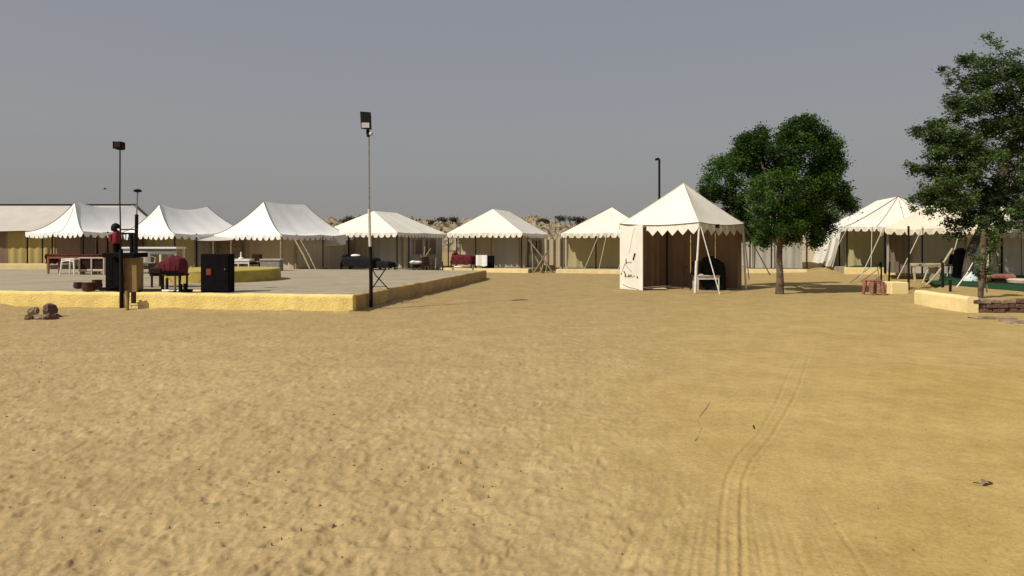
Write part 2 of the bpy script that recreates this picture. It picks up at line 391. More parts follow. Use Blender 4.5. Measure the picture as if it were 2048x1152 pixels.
# ------------------------------------------------------------------ leaves
def leaf_mesh(name, lobes, n, size, mt, seed=1, droop=.3, hollow=.55, clump=.35, nclump=None, flat=.5):
    """many leaf faces gathered in clumps inside ellipsoid lobes (centre, radii, weight)"""
    rg = np.random.RandomState(seed)
    w = np.array([l[2] for l in lobes]); w = w/w.sum()
    nclump = nclump or n//45
    li = rg.choice(len(lobes), nclump, p=w)
    C = np.array([l[0] for l in lobes])[li]; S = np.array([l[1] for l in lobes])[li]
    d = rg.normal(size=(nclump,3)); d /= np.linalg.norm(d, axis=1)[:,None]
    rad = hollow+(1-hollow)*rg.rand(nclump)**.8
    cc = C+d*rad[:,None]*S
    lt = rg.rand(len(lobes)); tone_c = np.clip(.15+.55*lt[li]**1.3+.17*rg.normal(size=nclump), 0, 1)
    per = rg.choice(nclump, n)
    off = rg.normal(size=(n,3))*clump*np.array([1,1,flat+.2])*(.6+.8*rg.rand(n))[:,None]*.5
    p = cc[per]+off
    p[:,2] -= droop*rg.rand(n)**3*clump*1.5
    # leaf quads
    a = rg.normal(size=(n,3)); a[:,2] = a[:,2]*.5-.25; a /= np.linalg.norm(a, axis=1)[:,None]
    b = np.cross(a, rg.normal(size=(n,3))); b /= np.linalg.norm(b, axis=1)[:,None]
    s = size*(.6+.8*rg.rand(n))[:,None]
    v = np.stack([p-a*s*.6, p+b*s*.28, p+a*s*.6, p-b*s*.28], 1).reshape(-1,3).astype(np.float32)
    q = np.arange(4*n, dtype=np.int32)
    me = bpy.data.meshes.new(name); me.vertices.add(4*n); me.vertices.foreach_set('co', v.ravel())
    me.loops.add(4*n); me.loops.foreach_set('vertex_index', q); me.polygons.add(n)
    me.polygons.foreach_set('loop_start', np.arange(0, 4*n, 4, dtype=np.int32)); me.update(calc_edges=True)
    t = np.clip(tone_c[per]+.15*rg.normal(size=n), 0, 1)
    at = me.attributes.new('tone', 'FLOAT', 'POINT'); at.data.foreach_set('value', np.repeat(t, 4).astype(np.float32))
    me.materials.append(mt); return me

# ------------------------------------------------------------------ tents
cyl = {}
def pole_mesh(r, h, mt, n=8):
    k = (round(r,3), round(h,2), mt.name)
    if k not in cyl:
        cyl[k] = MB().tube([(0,0,0),(0,0,h*.5),(0,0,h)], r, n).mesh('pole', mt, 40)
    return cyl[k]
def pole(par, x, y, h, r=.03, mt=None, z=0, tilt=None, name='pole'):
    o = link(name, pole_mesh(r, h, mt or M['black_metal']), par, (x,y,z))
    if tilt: o.rotation_euler = tilt
    return o
def rope(par, a, b, r=.012, mt=None, name='guy_rope', sag=.02):
    a = Vector(a); b = Vector(b); m = (a+b)/2-Vector((0,0,sag))
    return MB().tube([a, m, b], r, 5).build(name, mt or M['rope'], par)
def roof_fn(Wd, L, ez, az, ya, yb, p, dip, ridge_dip=.0, xo=0):
    per = []
    def edge(s):      # perimeter: 0-1 front, 1-2 right, 2-3 back, 3-4 left -> eave point, ridge point
        k = int(s) % 4; t = s-int(s)
        A = (Wd/2+xo, ya); B = (Wd/2+xo, yb)
        if k == 0: e = (Wd*t, 0); r = A; n = (0,1)
        elif k == 1: e = (Wd, L*t); r = (A[0], ya+(yb-ya)*t); n = (-1,0)
        elif k == 2: e = (Wd*(1-t), L); r = B; n = (0,-1)
        else: e = (0, L*(1-t)); r = (A[0], yb+(ya-yb)*t); n = (1,0)
        return e, r, n, t, k
    def f(s, t):
        e, r, n, q, k = edge(s)
        x = e[0]+(r[0]-e[0])*t; y = e[1]+(r[1]-e[1])*t
        bow = sin(pi*q)
        rz = az-(ridge_dip*sin(pi*q) if k in (1,3) else 0)
        z = ez-dip*abs(sin(pi*q*2))*(1-t)**2+(rz-ez)*t**p+.022*sin(2*pi*q*4+k*1.3+t*2)*(1-t)*t*3
        s_ = bow*(1-t)*t**.6*.16*(p-.9)*2
        return (x+n[0]*s_*.6, y+n[1]*s_*.6, z-s_*.8)
    return f
TENTS = []
def tent(label, corner, theta, Wd=4.6, L=6, ez=2.1, az=3.5, ya=1.4, yb=4.6, p=1.1, dip=.03, base=.0, porch=1.3, group='white canvas tents round the camp',
         roofm='cream', wallm='wall', frontm=None, sidem=None, scal='round', vh=.24, from_right=True, seams=False, polem='black_metal', posts=(0,.38,1),
         inset=.22, door=(.35,.62), windows=True, ridge_dip=0, cat='tent', left_wall_to_front=False, pr=.035, xo=0, step=.36):
    th = radians(theta); w = Vector((cos(th), -sin(th), 0))
    fl = Vector((corner[0], corner[1], 0)) - (w*Wd if from_right else Vector((0,0,0)))
    root = empty('tent', (fl.x, fl.y, base), -th, label=label, cat=cat, group=group)
    TENTS.append(root)
    ez -= base; az -= base
    f = roof_fn(Wd, L, ez, az, ya, yb, p, dip, ridge_dip, xo)
    n = 64; nt = 12; mb = MB()
    vs = [f(4*i/n, j/nt) for j in range(nt+1) for i in range(n)]
    fs = [(j*n+i, j*n+(i+1)%n, (j+1)*n+(i+1)%n, (j+1)*n+i) for j in range(nt) for i in range(n)]
    mb.add(vs, fs).build('roof', M[roofm], root, smooth=22)
    for k, ln in enumerate((Wd, L, Wd, L)):
        m = MB(); ns = max(3, round(ln/step)); per = 12; N = ns*per; hh = []
        for i in range(N+1):
            v = (i % per)/per; c = min(v, 1-v)
            if scal == 'round': d = vh*(1-.62*math.exp(-(c/.15)**2))*(1+.05*sin(i*1.7))
            else: d = vh*(.42+.62*(1-abs(2*v-1))) if v else vh*.42
            hh.append(d)
        vs = []
        nx, ny = ((0,-1),(1,0),(0,1),(-1,0))[k]
        for i in range(N+1):
            q = f(k+min(.99999, i/N), 0); wv = .018*sin(i*.55)+.01*sin(i*.21)
            vs += [(q[0]+nx*.005, q[1]+ny*.005, q[2]+.01), (q[0]+nx*(.012+wv), q[1]+ny*(.012+wv), q[2]-hh[i])]
        m.add(vs, [(2*i, 2*i+2, 2*i+3, 2*i+1) for i in range(N)])
        m.build('valance', M[roofm], root, smooth=40)
    if seams:
        for k in range(4):
            pts = [Vector(f(k, j/10))+Vector((0,0,.012)) for j in range(11)]
            MB().tube(pts, .016, 5).build('seam', M['seam'], root)
        for s in (.5,):
            if seams == 2:
                pts = [Vector(f(s, j/10))+Vector((0,0,.012)) for j in range(10)]
                MB().tube(pts, .010, 5).build('seam', M['seam'], root)
    x0, x1, y0, y1 = inset, Wd-inset, porch, L-inset
    def wall(ax, ay, bx, by, mt, seed, h=None, z0=0.02):
        h = h or ez-.03; ln = sqrt((bx-ax)**2+(by-ay)**2); nx = -(by-ay)/ln; ny = (bx-ax)/ln
        def g(u, v):
            d = (.022*sin(u*ln*8+seed)+.015*sin(u*ln*17+seed*2)+.05*sin(v*pi)*sin(u*ln*2.2+seed))*(1 if 0 < u < 1 else .3)
            return (ax+(bx-ax)*u+nx*d, ay+(by-ay)*u+ny*d, z0+(h-z0)*v)
        return MB().grid(g, max(6, int(ln*14)), 6).build('wall', mt, root, smooth=60)
    fm = M[frontm or wallm]; sm = M[sidem or wallm]
    wall(x0, y0, x1, y0, fm, 1.0); wall(x1, y0, x1, y1, sm, 2.3); wall(x1, y1, x0, y1, sm, 3.1)
    wall(x0, y1, x0, y0, sm, 4.7)
    if left_wall_to_front: wall(x0-.1, y0, x0-.1, .1, M[roofm], 5.2)
    if door:
        xa, xb = x0+(x1-x0)*door[0], x0+(x1-x0)*door[1]
        dr = MB().grid(lambda u, v: (xa+(xb-xa)*u, y0-.05+.02*sin(u*19), .02+(ez*.86)*v), 24, 3).build('door_flap', M['flap'] if door[2:] else M['wall_grey'], root, smooth=60)
        for xx in (xa, xb): pole(root, xx, y0-.09, ez*.9, .022, M['wood'], name='door_post')
    if windows:
        for q in (.28, .66):
            ya_, yb_ = y0+(y1-y0)*(q-.1), y0+(y1-y0)*(q+.1)
            wn_ = MB().box(x1+.075, x1+.10, ya_, yb_, ez*.40, ez*.80).build('window', M['flap'], root)
            for (f0, f1) in ((ya_-.07, ya_-.002), (yb_+.002, yb_+.07)): MB().box(x1+.07, x1+.12, f0, f1, ez*.38, ez*.82).build('window_jamb', M['wall'], wn_)
    for q in posts: pole(root, .06+(Wd-.12)*q, .05, ez, pr, M[polem])
    if porch > .5:
        pole(root, .06, porch, ez, pr, M[polem])
        pole(root, Wd-.06, porch, ez, pr, M[polem])
    root['_ez'] = ez
    return root
def platform(label, corner, theta, Wd, L, z, m='yellow_pale', over=.35, from_right=True, front=.5, group='low yellow platforms under the tents'):
    th = radians(theta); w = Vector((cos(th), -sin(th), 0))
    fl = Vector((corner[0], corner[1], 0)) - (w*Wd if from_right else Vector((0,0,0)))
    r = empty('tent_platform', (fl.x, fl.y, -.3), -th, label=label, cat='platform', group=group)
    MB().box(-over, Wd+over, -front, -front+.22, 0, z+.3, bev=.012).build('kerb', M[m], r)
    MB().box(-over, Wd+over, -front+.2201, L+.3, 0, z+.29).build('slab', M['concrete'], r)
    return r

# left row
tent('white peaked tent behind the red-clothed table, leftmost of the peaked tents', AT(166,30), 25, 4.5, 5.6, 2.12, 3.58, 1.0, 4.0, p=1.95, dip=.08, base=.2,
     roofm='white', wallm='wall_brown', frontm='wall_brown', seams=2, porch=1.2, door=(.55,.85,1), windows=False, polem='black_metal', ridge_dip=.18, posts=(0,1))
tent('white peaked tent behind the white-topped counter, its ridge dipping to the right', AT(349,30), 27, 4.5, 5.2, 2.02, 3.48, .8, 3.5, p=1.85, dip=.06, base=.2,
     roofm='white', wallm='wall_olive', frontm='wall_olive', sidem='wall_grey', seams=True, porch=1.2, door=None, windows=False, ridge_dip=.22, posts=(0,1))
tent('white peaked tent with sagging grey flank, behind the round yellow platform', AT(563,30), 25, 4.5, 5.2, 1.98, 3.62, 1.1, 4.0, p=1.55, dip=.05, base=.2,
     roofm='white', wallm='wall', frontm='wall', seams=True, porch=1.0, door=None, windows=False, ridge_dip=.06, posts=(0,1), polem='wood', pr=.06)
# middle row
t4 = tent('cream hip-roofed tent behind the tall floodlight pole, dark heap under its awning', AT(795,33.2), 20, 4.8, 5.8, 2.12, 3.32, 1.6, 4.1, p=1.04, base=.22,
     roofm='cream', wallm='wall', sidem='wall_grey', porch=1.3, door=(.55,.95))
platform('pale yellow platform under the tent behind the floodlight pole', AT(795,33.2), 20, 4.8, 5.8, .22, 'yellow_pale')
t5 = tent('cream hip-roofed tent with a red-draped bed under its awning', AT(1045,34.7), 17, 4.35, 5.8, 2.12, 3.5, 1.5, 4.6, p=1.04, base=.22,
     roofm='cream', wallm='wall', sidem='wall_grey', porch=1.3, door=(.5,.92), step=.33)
platform('pale yellow platform under the tent with the red-draped bed', AT(1045,34.2), 17, 4.35, 5.8, .22, 'yellow_pale', front=.15)
t6 = tent('cream tent half hidden behind the single square tent', AT(1122,34.5), 9, 4.8, 6, 2.10, 3.55, 1.6, 3.2, p=1.06, base=.2,
     roofm='cream', wallm='wall_olive', porch=1.3, door=None, from_right=False, seams=True, xo=.25, windows=False)
platform('pale yellow platform left of the single square tent', AT(1120,33.9), 9, 5.6, 6, .2, 'yellow_pale', from_right=False, over=.2, front=.1)
t8 = tent('cream tent hidden behind the round-crowned tree', AT(1498,35), 10, 3.0, 5, 2.25, 3.2, 1.4, 3.4, base=.2, roofm='cream2', wallm='wall_grey', porch=.3, door=None,
     from_right=False, windows=False)
platform('pale yellow platform behind the tree trunk', AT(1492,34.3), 8, 3.0, 5, .2, 'yellow_pale', from_right=False, over=.05, front=.1)
# right group
t9 = tent('large cream tent with white side wall and scalloped edge, right of the tree', AT(1692,33), 13, 5.6, 6, 2.42, 3.98, 1.3, 4.8, p=1.18, base=.3, roofm='cream',
     wallm='wall_olive', sidem='cream', frontm='wall_olive', porch=1.5, door=(.45,.7,1), from_right=False, seams=2, windows=False, left_wall_to_front=False)
platform('pale yellow platform topped with green turf, right of the tree', AT(1692,32.4), 10, 3.6, 6, .36, 'yellow_pale', from_right=False, over=.05, front=.1)
t10 = tent('cream tent half hidden under the branches of the right-hand tree', AT(1768,27.5), 28, 4.1, 4.6, 2.2, 3.45, 1.6, 3.2, p=1.12, dip=.06, base=.26, roofm='cream2',
     wallm='wall_grey', frontm='wall_grey', porch=1.2, door=(.0,.22,1), from_right=False, seams=False, windows=False, posts=(0,.33,1))
t12 = tent('cream tent with sunlit wall at the right edge behind the post', AT(1978,25.5), 4, 6, 5, 2.0, 3.3, 1.5, 3.5, base=.26, roofm='cream2', wallm='cream2', frontm='cream2',
     porch=.3, door=None, from_right=False, windows=False, posts=(0,.5,1), polem='wood')

# arched openings and side wall of the large tent
MB().grid(lambda u, v: (.0-.42*(1-v)**1.3+.03*sin(u*19), .9+4.9*u, .02+2.05*v), 40, 8).build('side_curtain', M['cream'], t9, smooth=60)
for yy in (1.35, 2.6):
    MB().grid(lambda u, v: (-.03-.42*(1-v*.82)**1.3-.03, yy-.3+.6*u, .05+(1.55-.35*(2*u-1)**2)*v), 10, 8).build('arched_window', M['wall_grey'], t9, smooth=60)
for q in (.25, .75):
    f9 = roof_fn(5.6, 6, 2.12, 3.68, 1.3, 4.8, 1.18, .03)
    MB().tube([Vector(f9(q, j/10))+Vector((0,0,.012)) for j in range(11)], .012, 5).build('seam', M['seam'], t9)
for (x0,y0,x1,y1) in ((.1,0,-1.2,-1.0),(1.2,0,.7,-1.6),(2.2,0,1.3,-1.7),(3.2,0,2.2,-1.8),(4.2,0,3.3,-1.8)):
    rope(t9, (x0,y0,2.1), (x1,y1,.0), .018)
for (x0,x1) in ((0,-.9),(1.4,.4),(2.7,2.0),(4.0,3.6)):
    rope(t10, (x0,0,2.0), (x1,-1.9,-.1), .02)
MB().grid(lambda u, v: (4.0+.25*u-.55*(1-v)*u, .05+.5*u, .02+2.0*v), 8, 6).build('side_curtain', M['wall_yellow'], t10, smooth=60)
for (x0,x1) in ((.1,-.5),(1.2,.2),(1.9,1.4)):
    rope(t12, (x0,0,1.85), (x1,-1.5,-.1), .014, M['rope_dark'])
for (x0,x1) in ((2.0,1.25),(2.4,2.0),(3.6,3.0)):
    rope(t6, (x0,0,1.85), (x1,-.35,.0), .018)

# ------------------------------------------------------------------ the single square tent in front
def square_tent():
    c0 = AT(1398,20.6); c1 = AT(1240,22.4); c2 = AT(1487,22.2); c3 = c1+c2-c0
    root = empty('tent', (c0.x, c0.y, 0), 0, label='small square cream tent with pointed valance, standing alone on the sand', cat='tent')
    C = [Vector((c.x-c0.x, c.y-c0.y, 0)) for c in (c1, c0, c2, c3)]
    ez = 2.24; apex = Vector((AT(1367,22.3).x-c0.x, 22.3-c0.y, ZZ(367, 22.3)))
    def f(s, t):
        k = int(s) % 4; q = s-int(s); e = C[k].lerp(C[(k+1)%4], q)
        z0 = ez+.0-.07*sin(pi*q); b = sin(pi*q)*t*(1-t)*.35
        p = e.lerp(Vector((apex.x, apex.y, 0)), t)
        return Vector((p.x, p.y, z0+(apex.z-z0)*t**1.07-b*.45))
    n = 80; nt = 14
    MB().add([f(4*i/n, j/nt) for j in range(nt+1) for i in range(n)],
             [(j*n+i, j*n+(i+1)%n, (j+1)*n+(i+1)%n, (j+1)*n+i) for j in range(nt) for i in range(n)]).build('roof', M['cream'], root, smooth=18)
    for k in range(4):
        N = 8*8 if k != 1 else 6*8; vs = []
        e = (C[(k+1)%4]-C[k]).normalized(); nn = Vector((e.y, -e.x, 0))
        st_ = int(N*.36) if k == 0 else 0
        for i in range(st_, N+1):
            v = (i % 8)/8; d = .17+.19*(1-abs(2*v-1))
            q = f(k+min(.99999, i/N), 0); wv = .012*sin(i*.9)
            vs += [q+nn*.01+Vector((0,0,.012)), q+nn*(.025+wv)-Vector((0,0,d))]
        m_ = len(vs)//2-1
        MB().add(vs, [(2*i, 2*i+1, 2*i+3, 2*i+2) for i in range(m_)]).build('valance', M['cream'], root, smooth=40)
        pts = [f(k+.0001, j/10)+Vector((0,0,.01)) for j in range(11)]
        MB().tube(pts, .012, 5).build('seam', M['cream2'], root)
        pts = [f(k+j/12*.9999, 0)+nn*.03 for j in range(13)]
        MB().tube(pts, .012, 5).build('edge_cord', M['seam'], root)
    def panel(a, b, mt, amp=.02, seed=0, name='wall', top=ez-.05, bulge=0, nrm=1):
        d = (b-a); ln = d.length; nn = Vector((d.y, -d.x, 0)).normalized()
        def g(u, v):
            o = amp*sin(u*ln*11+seed)+amp*.6*sin(u*ln*23+seed*3)+bulge*sin(v*pi*.75+.2)*sin(pi*u)
            p = a+d*u+nn*o; return (p.x, p.y, .01+(top-.07*sin(pi*u)-.01)*v)
        return MB().grid(g, max(8, int(ln*18)), 8).build(name, mt, root, smooth=60)
    # outer, sunlit panel at the left and dark lining round the inside
    a = C[0]; b = C[0].lerp(C[1], .30)+Vector((-.05,-.28,0))
    panel(a, b, M['cream'], .008, 1, bulge=.10, top=ez-.02)
    rib = MB().tube([(b.x,b.y,0),(b.x,b.y,2.18)], .018, 6).build('hem', M['cream'], root)
    ins = lambda p: p.lerp((C[0]+C[1]+C[2]+C[3])/4, .03)
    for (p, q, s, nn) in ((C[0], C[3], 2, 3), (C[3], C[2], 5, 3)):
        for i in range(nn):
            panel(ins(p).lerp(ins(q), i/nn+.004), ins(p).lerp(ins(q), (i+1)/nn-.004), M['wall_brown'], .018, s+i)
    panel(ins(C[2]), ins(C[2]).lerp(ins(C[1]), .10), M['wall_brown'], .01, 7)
    # poles
    def pl(p, q, r, mt, name='pole'): return MB().tube([p, (Vector(p)+Vector(q))/2, q], r, 8).build(name, mt, root, smooth=50)
    k = C[1]
    pl((k.x-.12,k.y-.02,0), (k.x+.02,k.y+.03,2.2), .034, M['pole_white'])
    pl((k.x-.125,k.y-.02,0), (k.x-.085,k.y-.01,1.02), .043, M['pole_white'], 'pole_sleeve')
    rope(root, (k.x+.05,k.y-.03,2.1), (k.x+.46,k.y-.62,.0), .017, M['pole_white'])
    e = C[2]
    pl((e.x+.08,e.y-.02,0), (e.x-.03,e.y,2.2), .036, M['pole_white'])
    rope(root, (e.x,e.y,2.2), (e.x+1.15,e.y+.6,.45), .022, M['wood'])
    rope(root, (e.x,e.y,2.2), (e.x+.7,e.y+1.4,.25), .016, M['rope'])
    for f_ in (.28,): 
        q = C[0].lerp(C[1], f_); pl((q.x,q.y+.02,0), (q.x,q.y+.02,2.2), .02, M['black_metal'])
    q = C[3]; pl((q.x,q.y-.1,0), (q.x,q.y-.1,2.2), .025, M['black_metal'])
    # toggles at the eave
    for qq in (.06, .22):
        q = f(qq, 0); MB().tube([(q.x-.03,q.y-.05,q.z-.28),(q.x+.03,q.y-.06,q.z-.02)], .015, 6).build('toggle', M['black_metal'], root)
    q = f(1.37, 0); MB().box(q.x-.09,q.x+.09,q.y-.06,q.y-.02,q.z-.10,q.z+.02).build('tag', M['black_metal'], root)
    # dark marks on the left panel: position by fraction of the panel
    d = b-a; nn = Vector((d.y,-d.x,0)).normalized()
    def onp(u, z):
        v = z/2.2; o = .008*sin(u*d.length*11+1)+.10*sin(v*pi*.75+.2)*sin(pi*u)+.018
        p = a+d*u+nn*o; return (p.x, p.y, z)
    marks = MB()
    def stroke(pts, r): marks.tube([onp(*p) for p in pts], r, 5)
    stroke([(.68,1.02),(.75,1.24)], .022); stroke([(.36,.92),(.36,1.05)], .012); stroke([(.33,.92),(.42,.92)], .010)
    stroke([(.46,.93),(.53,.93)], .006); stroke([(.56,.92),(.60,.95)], .010)
    stroke([(.14,.60),(.28,.86),(.40,.92)], .005); stroke([(.30,.86),(.60,.62)], .004)
    stroke([(.24,.62),(.30,.52),(.29,.42)], .016); stroke([(.34,.46),(.44,.44)], .006)
    stroke([(.44,.44),(.48,.52),(.52,.43),(.57,.52),(.62,.44)], .012); stroke([(.66,.46),(.72,.50)], .006)
    stroke([(.80,.43),(.82,.46)], .022); stroke([(.10,.50),(.10,.56)], .012)
    stroke([(.16,.17),(.45,.08),(.85,.03)], .005); stroke([(.52,1.25),(.66,1.9),(.72,2.1)], .003)
    marks.build('dark_marks', M['black'], root)
    return root
square_tent()

# ------------------------------------------------------------------ furniture builders
def table(label, loc, rz, w, d, h, topm, legm, group=None, t=.04, legr=.022, name='table', cloth=None, cat='table'):
    r = empty(name, loc, rz, label=label, cat=cat, group=group)
    MB().box(-w/2, w/2, -d/2, d/2, h-t, h, bev=.008).build('tabletop', M[topm], r)
    lm = MB().box(-legr, legr, -legr, legr, 0, h-t-.002, bev=.005).mesh('leg', M[legm])
    for sx in (-1,1):
        for sy in (-1,1): link('leg', lm, r, (sx*(w/2-legr-.02), sy*(d/2-legr-.02), 0))
    MB().box(-w/2+.06, w/2-.06, -d/2+.03, -d/2+.05, h-t-.1, h-t-.003).build('apron', M[legm], r)
    if cloth:
        MB().grid(lambda u, v: (-w/2-.03-.04*sin(v*7), -d/2+d*u, h+.01-.38*v+.02*sin(u*14)), 12, 6).build('hanging_cloth', M[cloth], r, smooth=60)
    return r
def stool(label, loc, rz, mt, w=.44, h=.5, group=None, cat='stool', name='stool', th=1.0):
    r = empty(name, loc, rz, label=label, cat=cat, group=group)
    MB().box(-w/2, w/2, -w/2, w/2, h-.05, h, bev=.015).build('seat', M[mt], r)
    for sx in (-1,1):
        for sy in (-1,1):
            MB().tube([(sx*w*.53,sy*w*.53,0),(sx*w*.43,sy*w*.43,h-.052)], [.022*th,.034*th], 8).build('leg', M[mt], r, smooth=50)
    MB().tube([(-w*.44,-w*.47,h-.11),(0,-w*.46,h-.07),(w*.44,-w*.47,h-.11)], .02, 6).build('skirt', M[mt], r)
    return r
def chair(label, loc, rz, mt, group=None, h=.43):
    r = empty('chair', loc, rz, label=label, cat='chair', group=group)
    MB().box(-.22,.22,-.2,.22,h-.03,h,bev=.01).build('seat', M[mt], r)
    MB().grid(lambda u,v: (-.21+.42*u, .21+.05*(1-(2*u-1)**2)+.09*v, h+.02+.42*v-.03*(2*u-1)**2*v), 8, 5).build('backrest', M[mt], r, smooth=60)
    for sx in (-1,1):
        for sy in (-1,1): MB().tube([(sx*.22,sy*.22,0),(sx*.19,sy*.18,h-.032)], .017, 7).build('leg', M[mt], r, smooth=50)
        MB().tube([(sx*.22,-.17,h),(sx*.24,-.17,h+.2),(sx*.235,.18,h+.24)], .016, 6).build('armrest', M[mt], r, smooth=60)
    return r
def bed(label, loc, rz, w, d, h, cov, frame='wood_dark', pillow='paper', cat='bed', group=None, bolster=True):
    r = empty('draped_bed', loc, rz, label=label, cat=cat, group=group)
    MB().box(-w/2, w/2, -d/2, d/2, h*.45, h*.55).build('frame', M[frame], r)
    for sx in (-1,1):
        for sy in (-1,1): MB().box(sx*(w/2-.05)-.03, sx*(w/2-.05)+.03, sy*(d/2-.05)-.03, sy*(d/2-.05)+.03, 0, h*.449).build('leg', M[frame], r)
    def g(u, v):
        a = u*2*pi; prof = [(1.02,h*.28),(1.03,h*.6),(.99,h*.92),(.8,h*1.02),(.4,h*1.05),(.001,h*1.05)]
        k = v*(len(prof)-1); i = min(int(k), len(prof)-2); q = k-i
        s = prof[i][0]*(1-q)+prof[i+1][0]*q; z = prof[i][1]*(1-q)+prof[i+1][1]*q
        cx, cy = cos(a), sin(a); m_ = max(abs(cx), abs(cy))**.8
        wv = 1+.03*sin(a*11)*(1-v)
        return (cx/m_*w/2*s*wv, cy/m_*d/2*s*wv, z+.03*sin(a*7+1)*(1-v)+.02*sin(cx*9+cy*7))
    MB().grid(g, 64, 12).build('cover', M[cov], r, smooth=70)
    if bolster:
        MB().tube([(-w/2+.14,-d*.38,h*1.06),(-w/2+.15,0,h*1.1),(-w/2+.14,d*.38,h*1.06)], [.09,.13,.09], 10).build('bolster', M[cov], r, smooth=70)
    if pillow: MB().lathe([(.01,0),(.2,.03),(.25,.09),(.2,.15),(.01,.18)], 14, (-w*.12,-d*.15,h*1.0)).build('pillow', M[pillow], r, smooth=70)
    return r

# ------------------------------------------------------------------ terrace
TZ = .40
P1 = G(705,626); P0 = G(0,615); dP = (P0-P1); P0 = P1+dP*1.8
P2 = G(973,559.5); P3 = AT(600,29.5); P4 = Vector((-42, 29.2, 0))
MB().prism([(P0.x,P0.y+.24),(P1.x-.2,P1.y+.22),(P2.x-.24,P2.y-.05),(P3.x,P3.y),(P4.x,P4.y)], -.3, TZ-.006).build('terrace_floor', M['concrete'], kind='structure')
def roughwall(label, A, B, th, z1, mt, name='terrace_wall', jag=.018, cap=True, seedx=0, inward=(0,1), mcap=None):
    """plastered wall from A to B, its outer face at the line A-B, lumpy top and face"""
    d = B-A; ln = d.length; e = d.normalized(); nn = Vector((-e.y, e.x, 0)); 
    if nn.dot(Vector((*inward,0))) < 0: nn = -nn
    nu = int(ln/.09); mb = MB(); prof = [(0,-.3),(0,.0),(0,z1*.25),(0,z1*.5),(0,z1*.8),(.0,z1-.03),(.03,z1),(th*.5,z1+.005),(th,z1),(th,-.3)]
    vs = []
    for i in range(nu+1):
        u = i/nu; s = u*ln
        for j, (o, z) in enumerate(prof):
            n1 = float(vnoise(np.array(s*2.1+seedx), np.array(z*3.)))*jag*2+float(vnoise(np.array(s*9.+seedx), np.array(z*8.+3)))*jag
            p = A+e*s+nn*(o+n1*(1 if j < 7 else 0)); zz = z+(n1*.8 if 5 <= j <= 8 else 0)
            vs.append((p.x, p.y, zz))
    m = len(prof)
    fs = [(i*m+j, (i+1)*m+j, (i+1)*m+j+1, i*m+j+1) for i in range(nu) for j in range(m-1)]
    fs += [tuple(range(m)), tuple(nu*m+j for j in range(m-1,-1,-1))]
    mb.add(vs, fs); return mb.build(name, M[mt], label=label, cat='wall', smooth=55)
roughwall('long low yellow wall along the front of the paved terrace', P0, P1, .23, TZ, 'yellow')
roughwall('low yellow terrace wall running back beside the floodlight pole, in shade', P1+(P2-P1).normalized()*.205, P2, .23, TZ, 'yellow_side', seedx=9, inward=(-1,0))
# brick patch low on the front wall, behind the tan board
bx = MB().box(-.12,.12,-.02,.0,0,.075,bev=.004).mesh('brick', M['yellow_pale'])
def on_wall(px, z, off=.012):
    lo = P1; e = (P0-P1).normalized(); t = (px-1024)/F; k = (t*lo.y-lo.x)/(e.x-t*e.y); p = lo+e*k
    return Vector((p.x, p.y-off, z))
for i, (px_, z_) in enumerate(((276,.02),(287,.02),(268,.11),(279,.11))):
    p = on_wall(px_, z_); link('loose_brick', bx, None, p, label=('lower left','lower right','upper left','upper right')[i]+' worn brick at the wall foot beside the tan cabinet', cat='brick', group='bricks at the foot of the terrace wall')
# round platform
rc = AT(446,21.0)
rp_ = empty('round_platform', (rc.x,rc.y,TZ), 0, label='round yellow plastered platform in the middle of the terrace', cat='platform')
MB().lathe([(1.76,-.02),(1.77,.1),(1.76,.25),(1.765,.33),(1.74,.36),(1.50,.362)], 48).build('rim', M['yellow_olive'], rp_, smooth=40)
MB().lathe([(1.49,-.02),(1.49,.352)], 48).build('top', M['yellow_pale'], rp_)

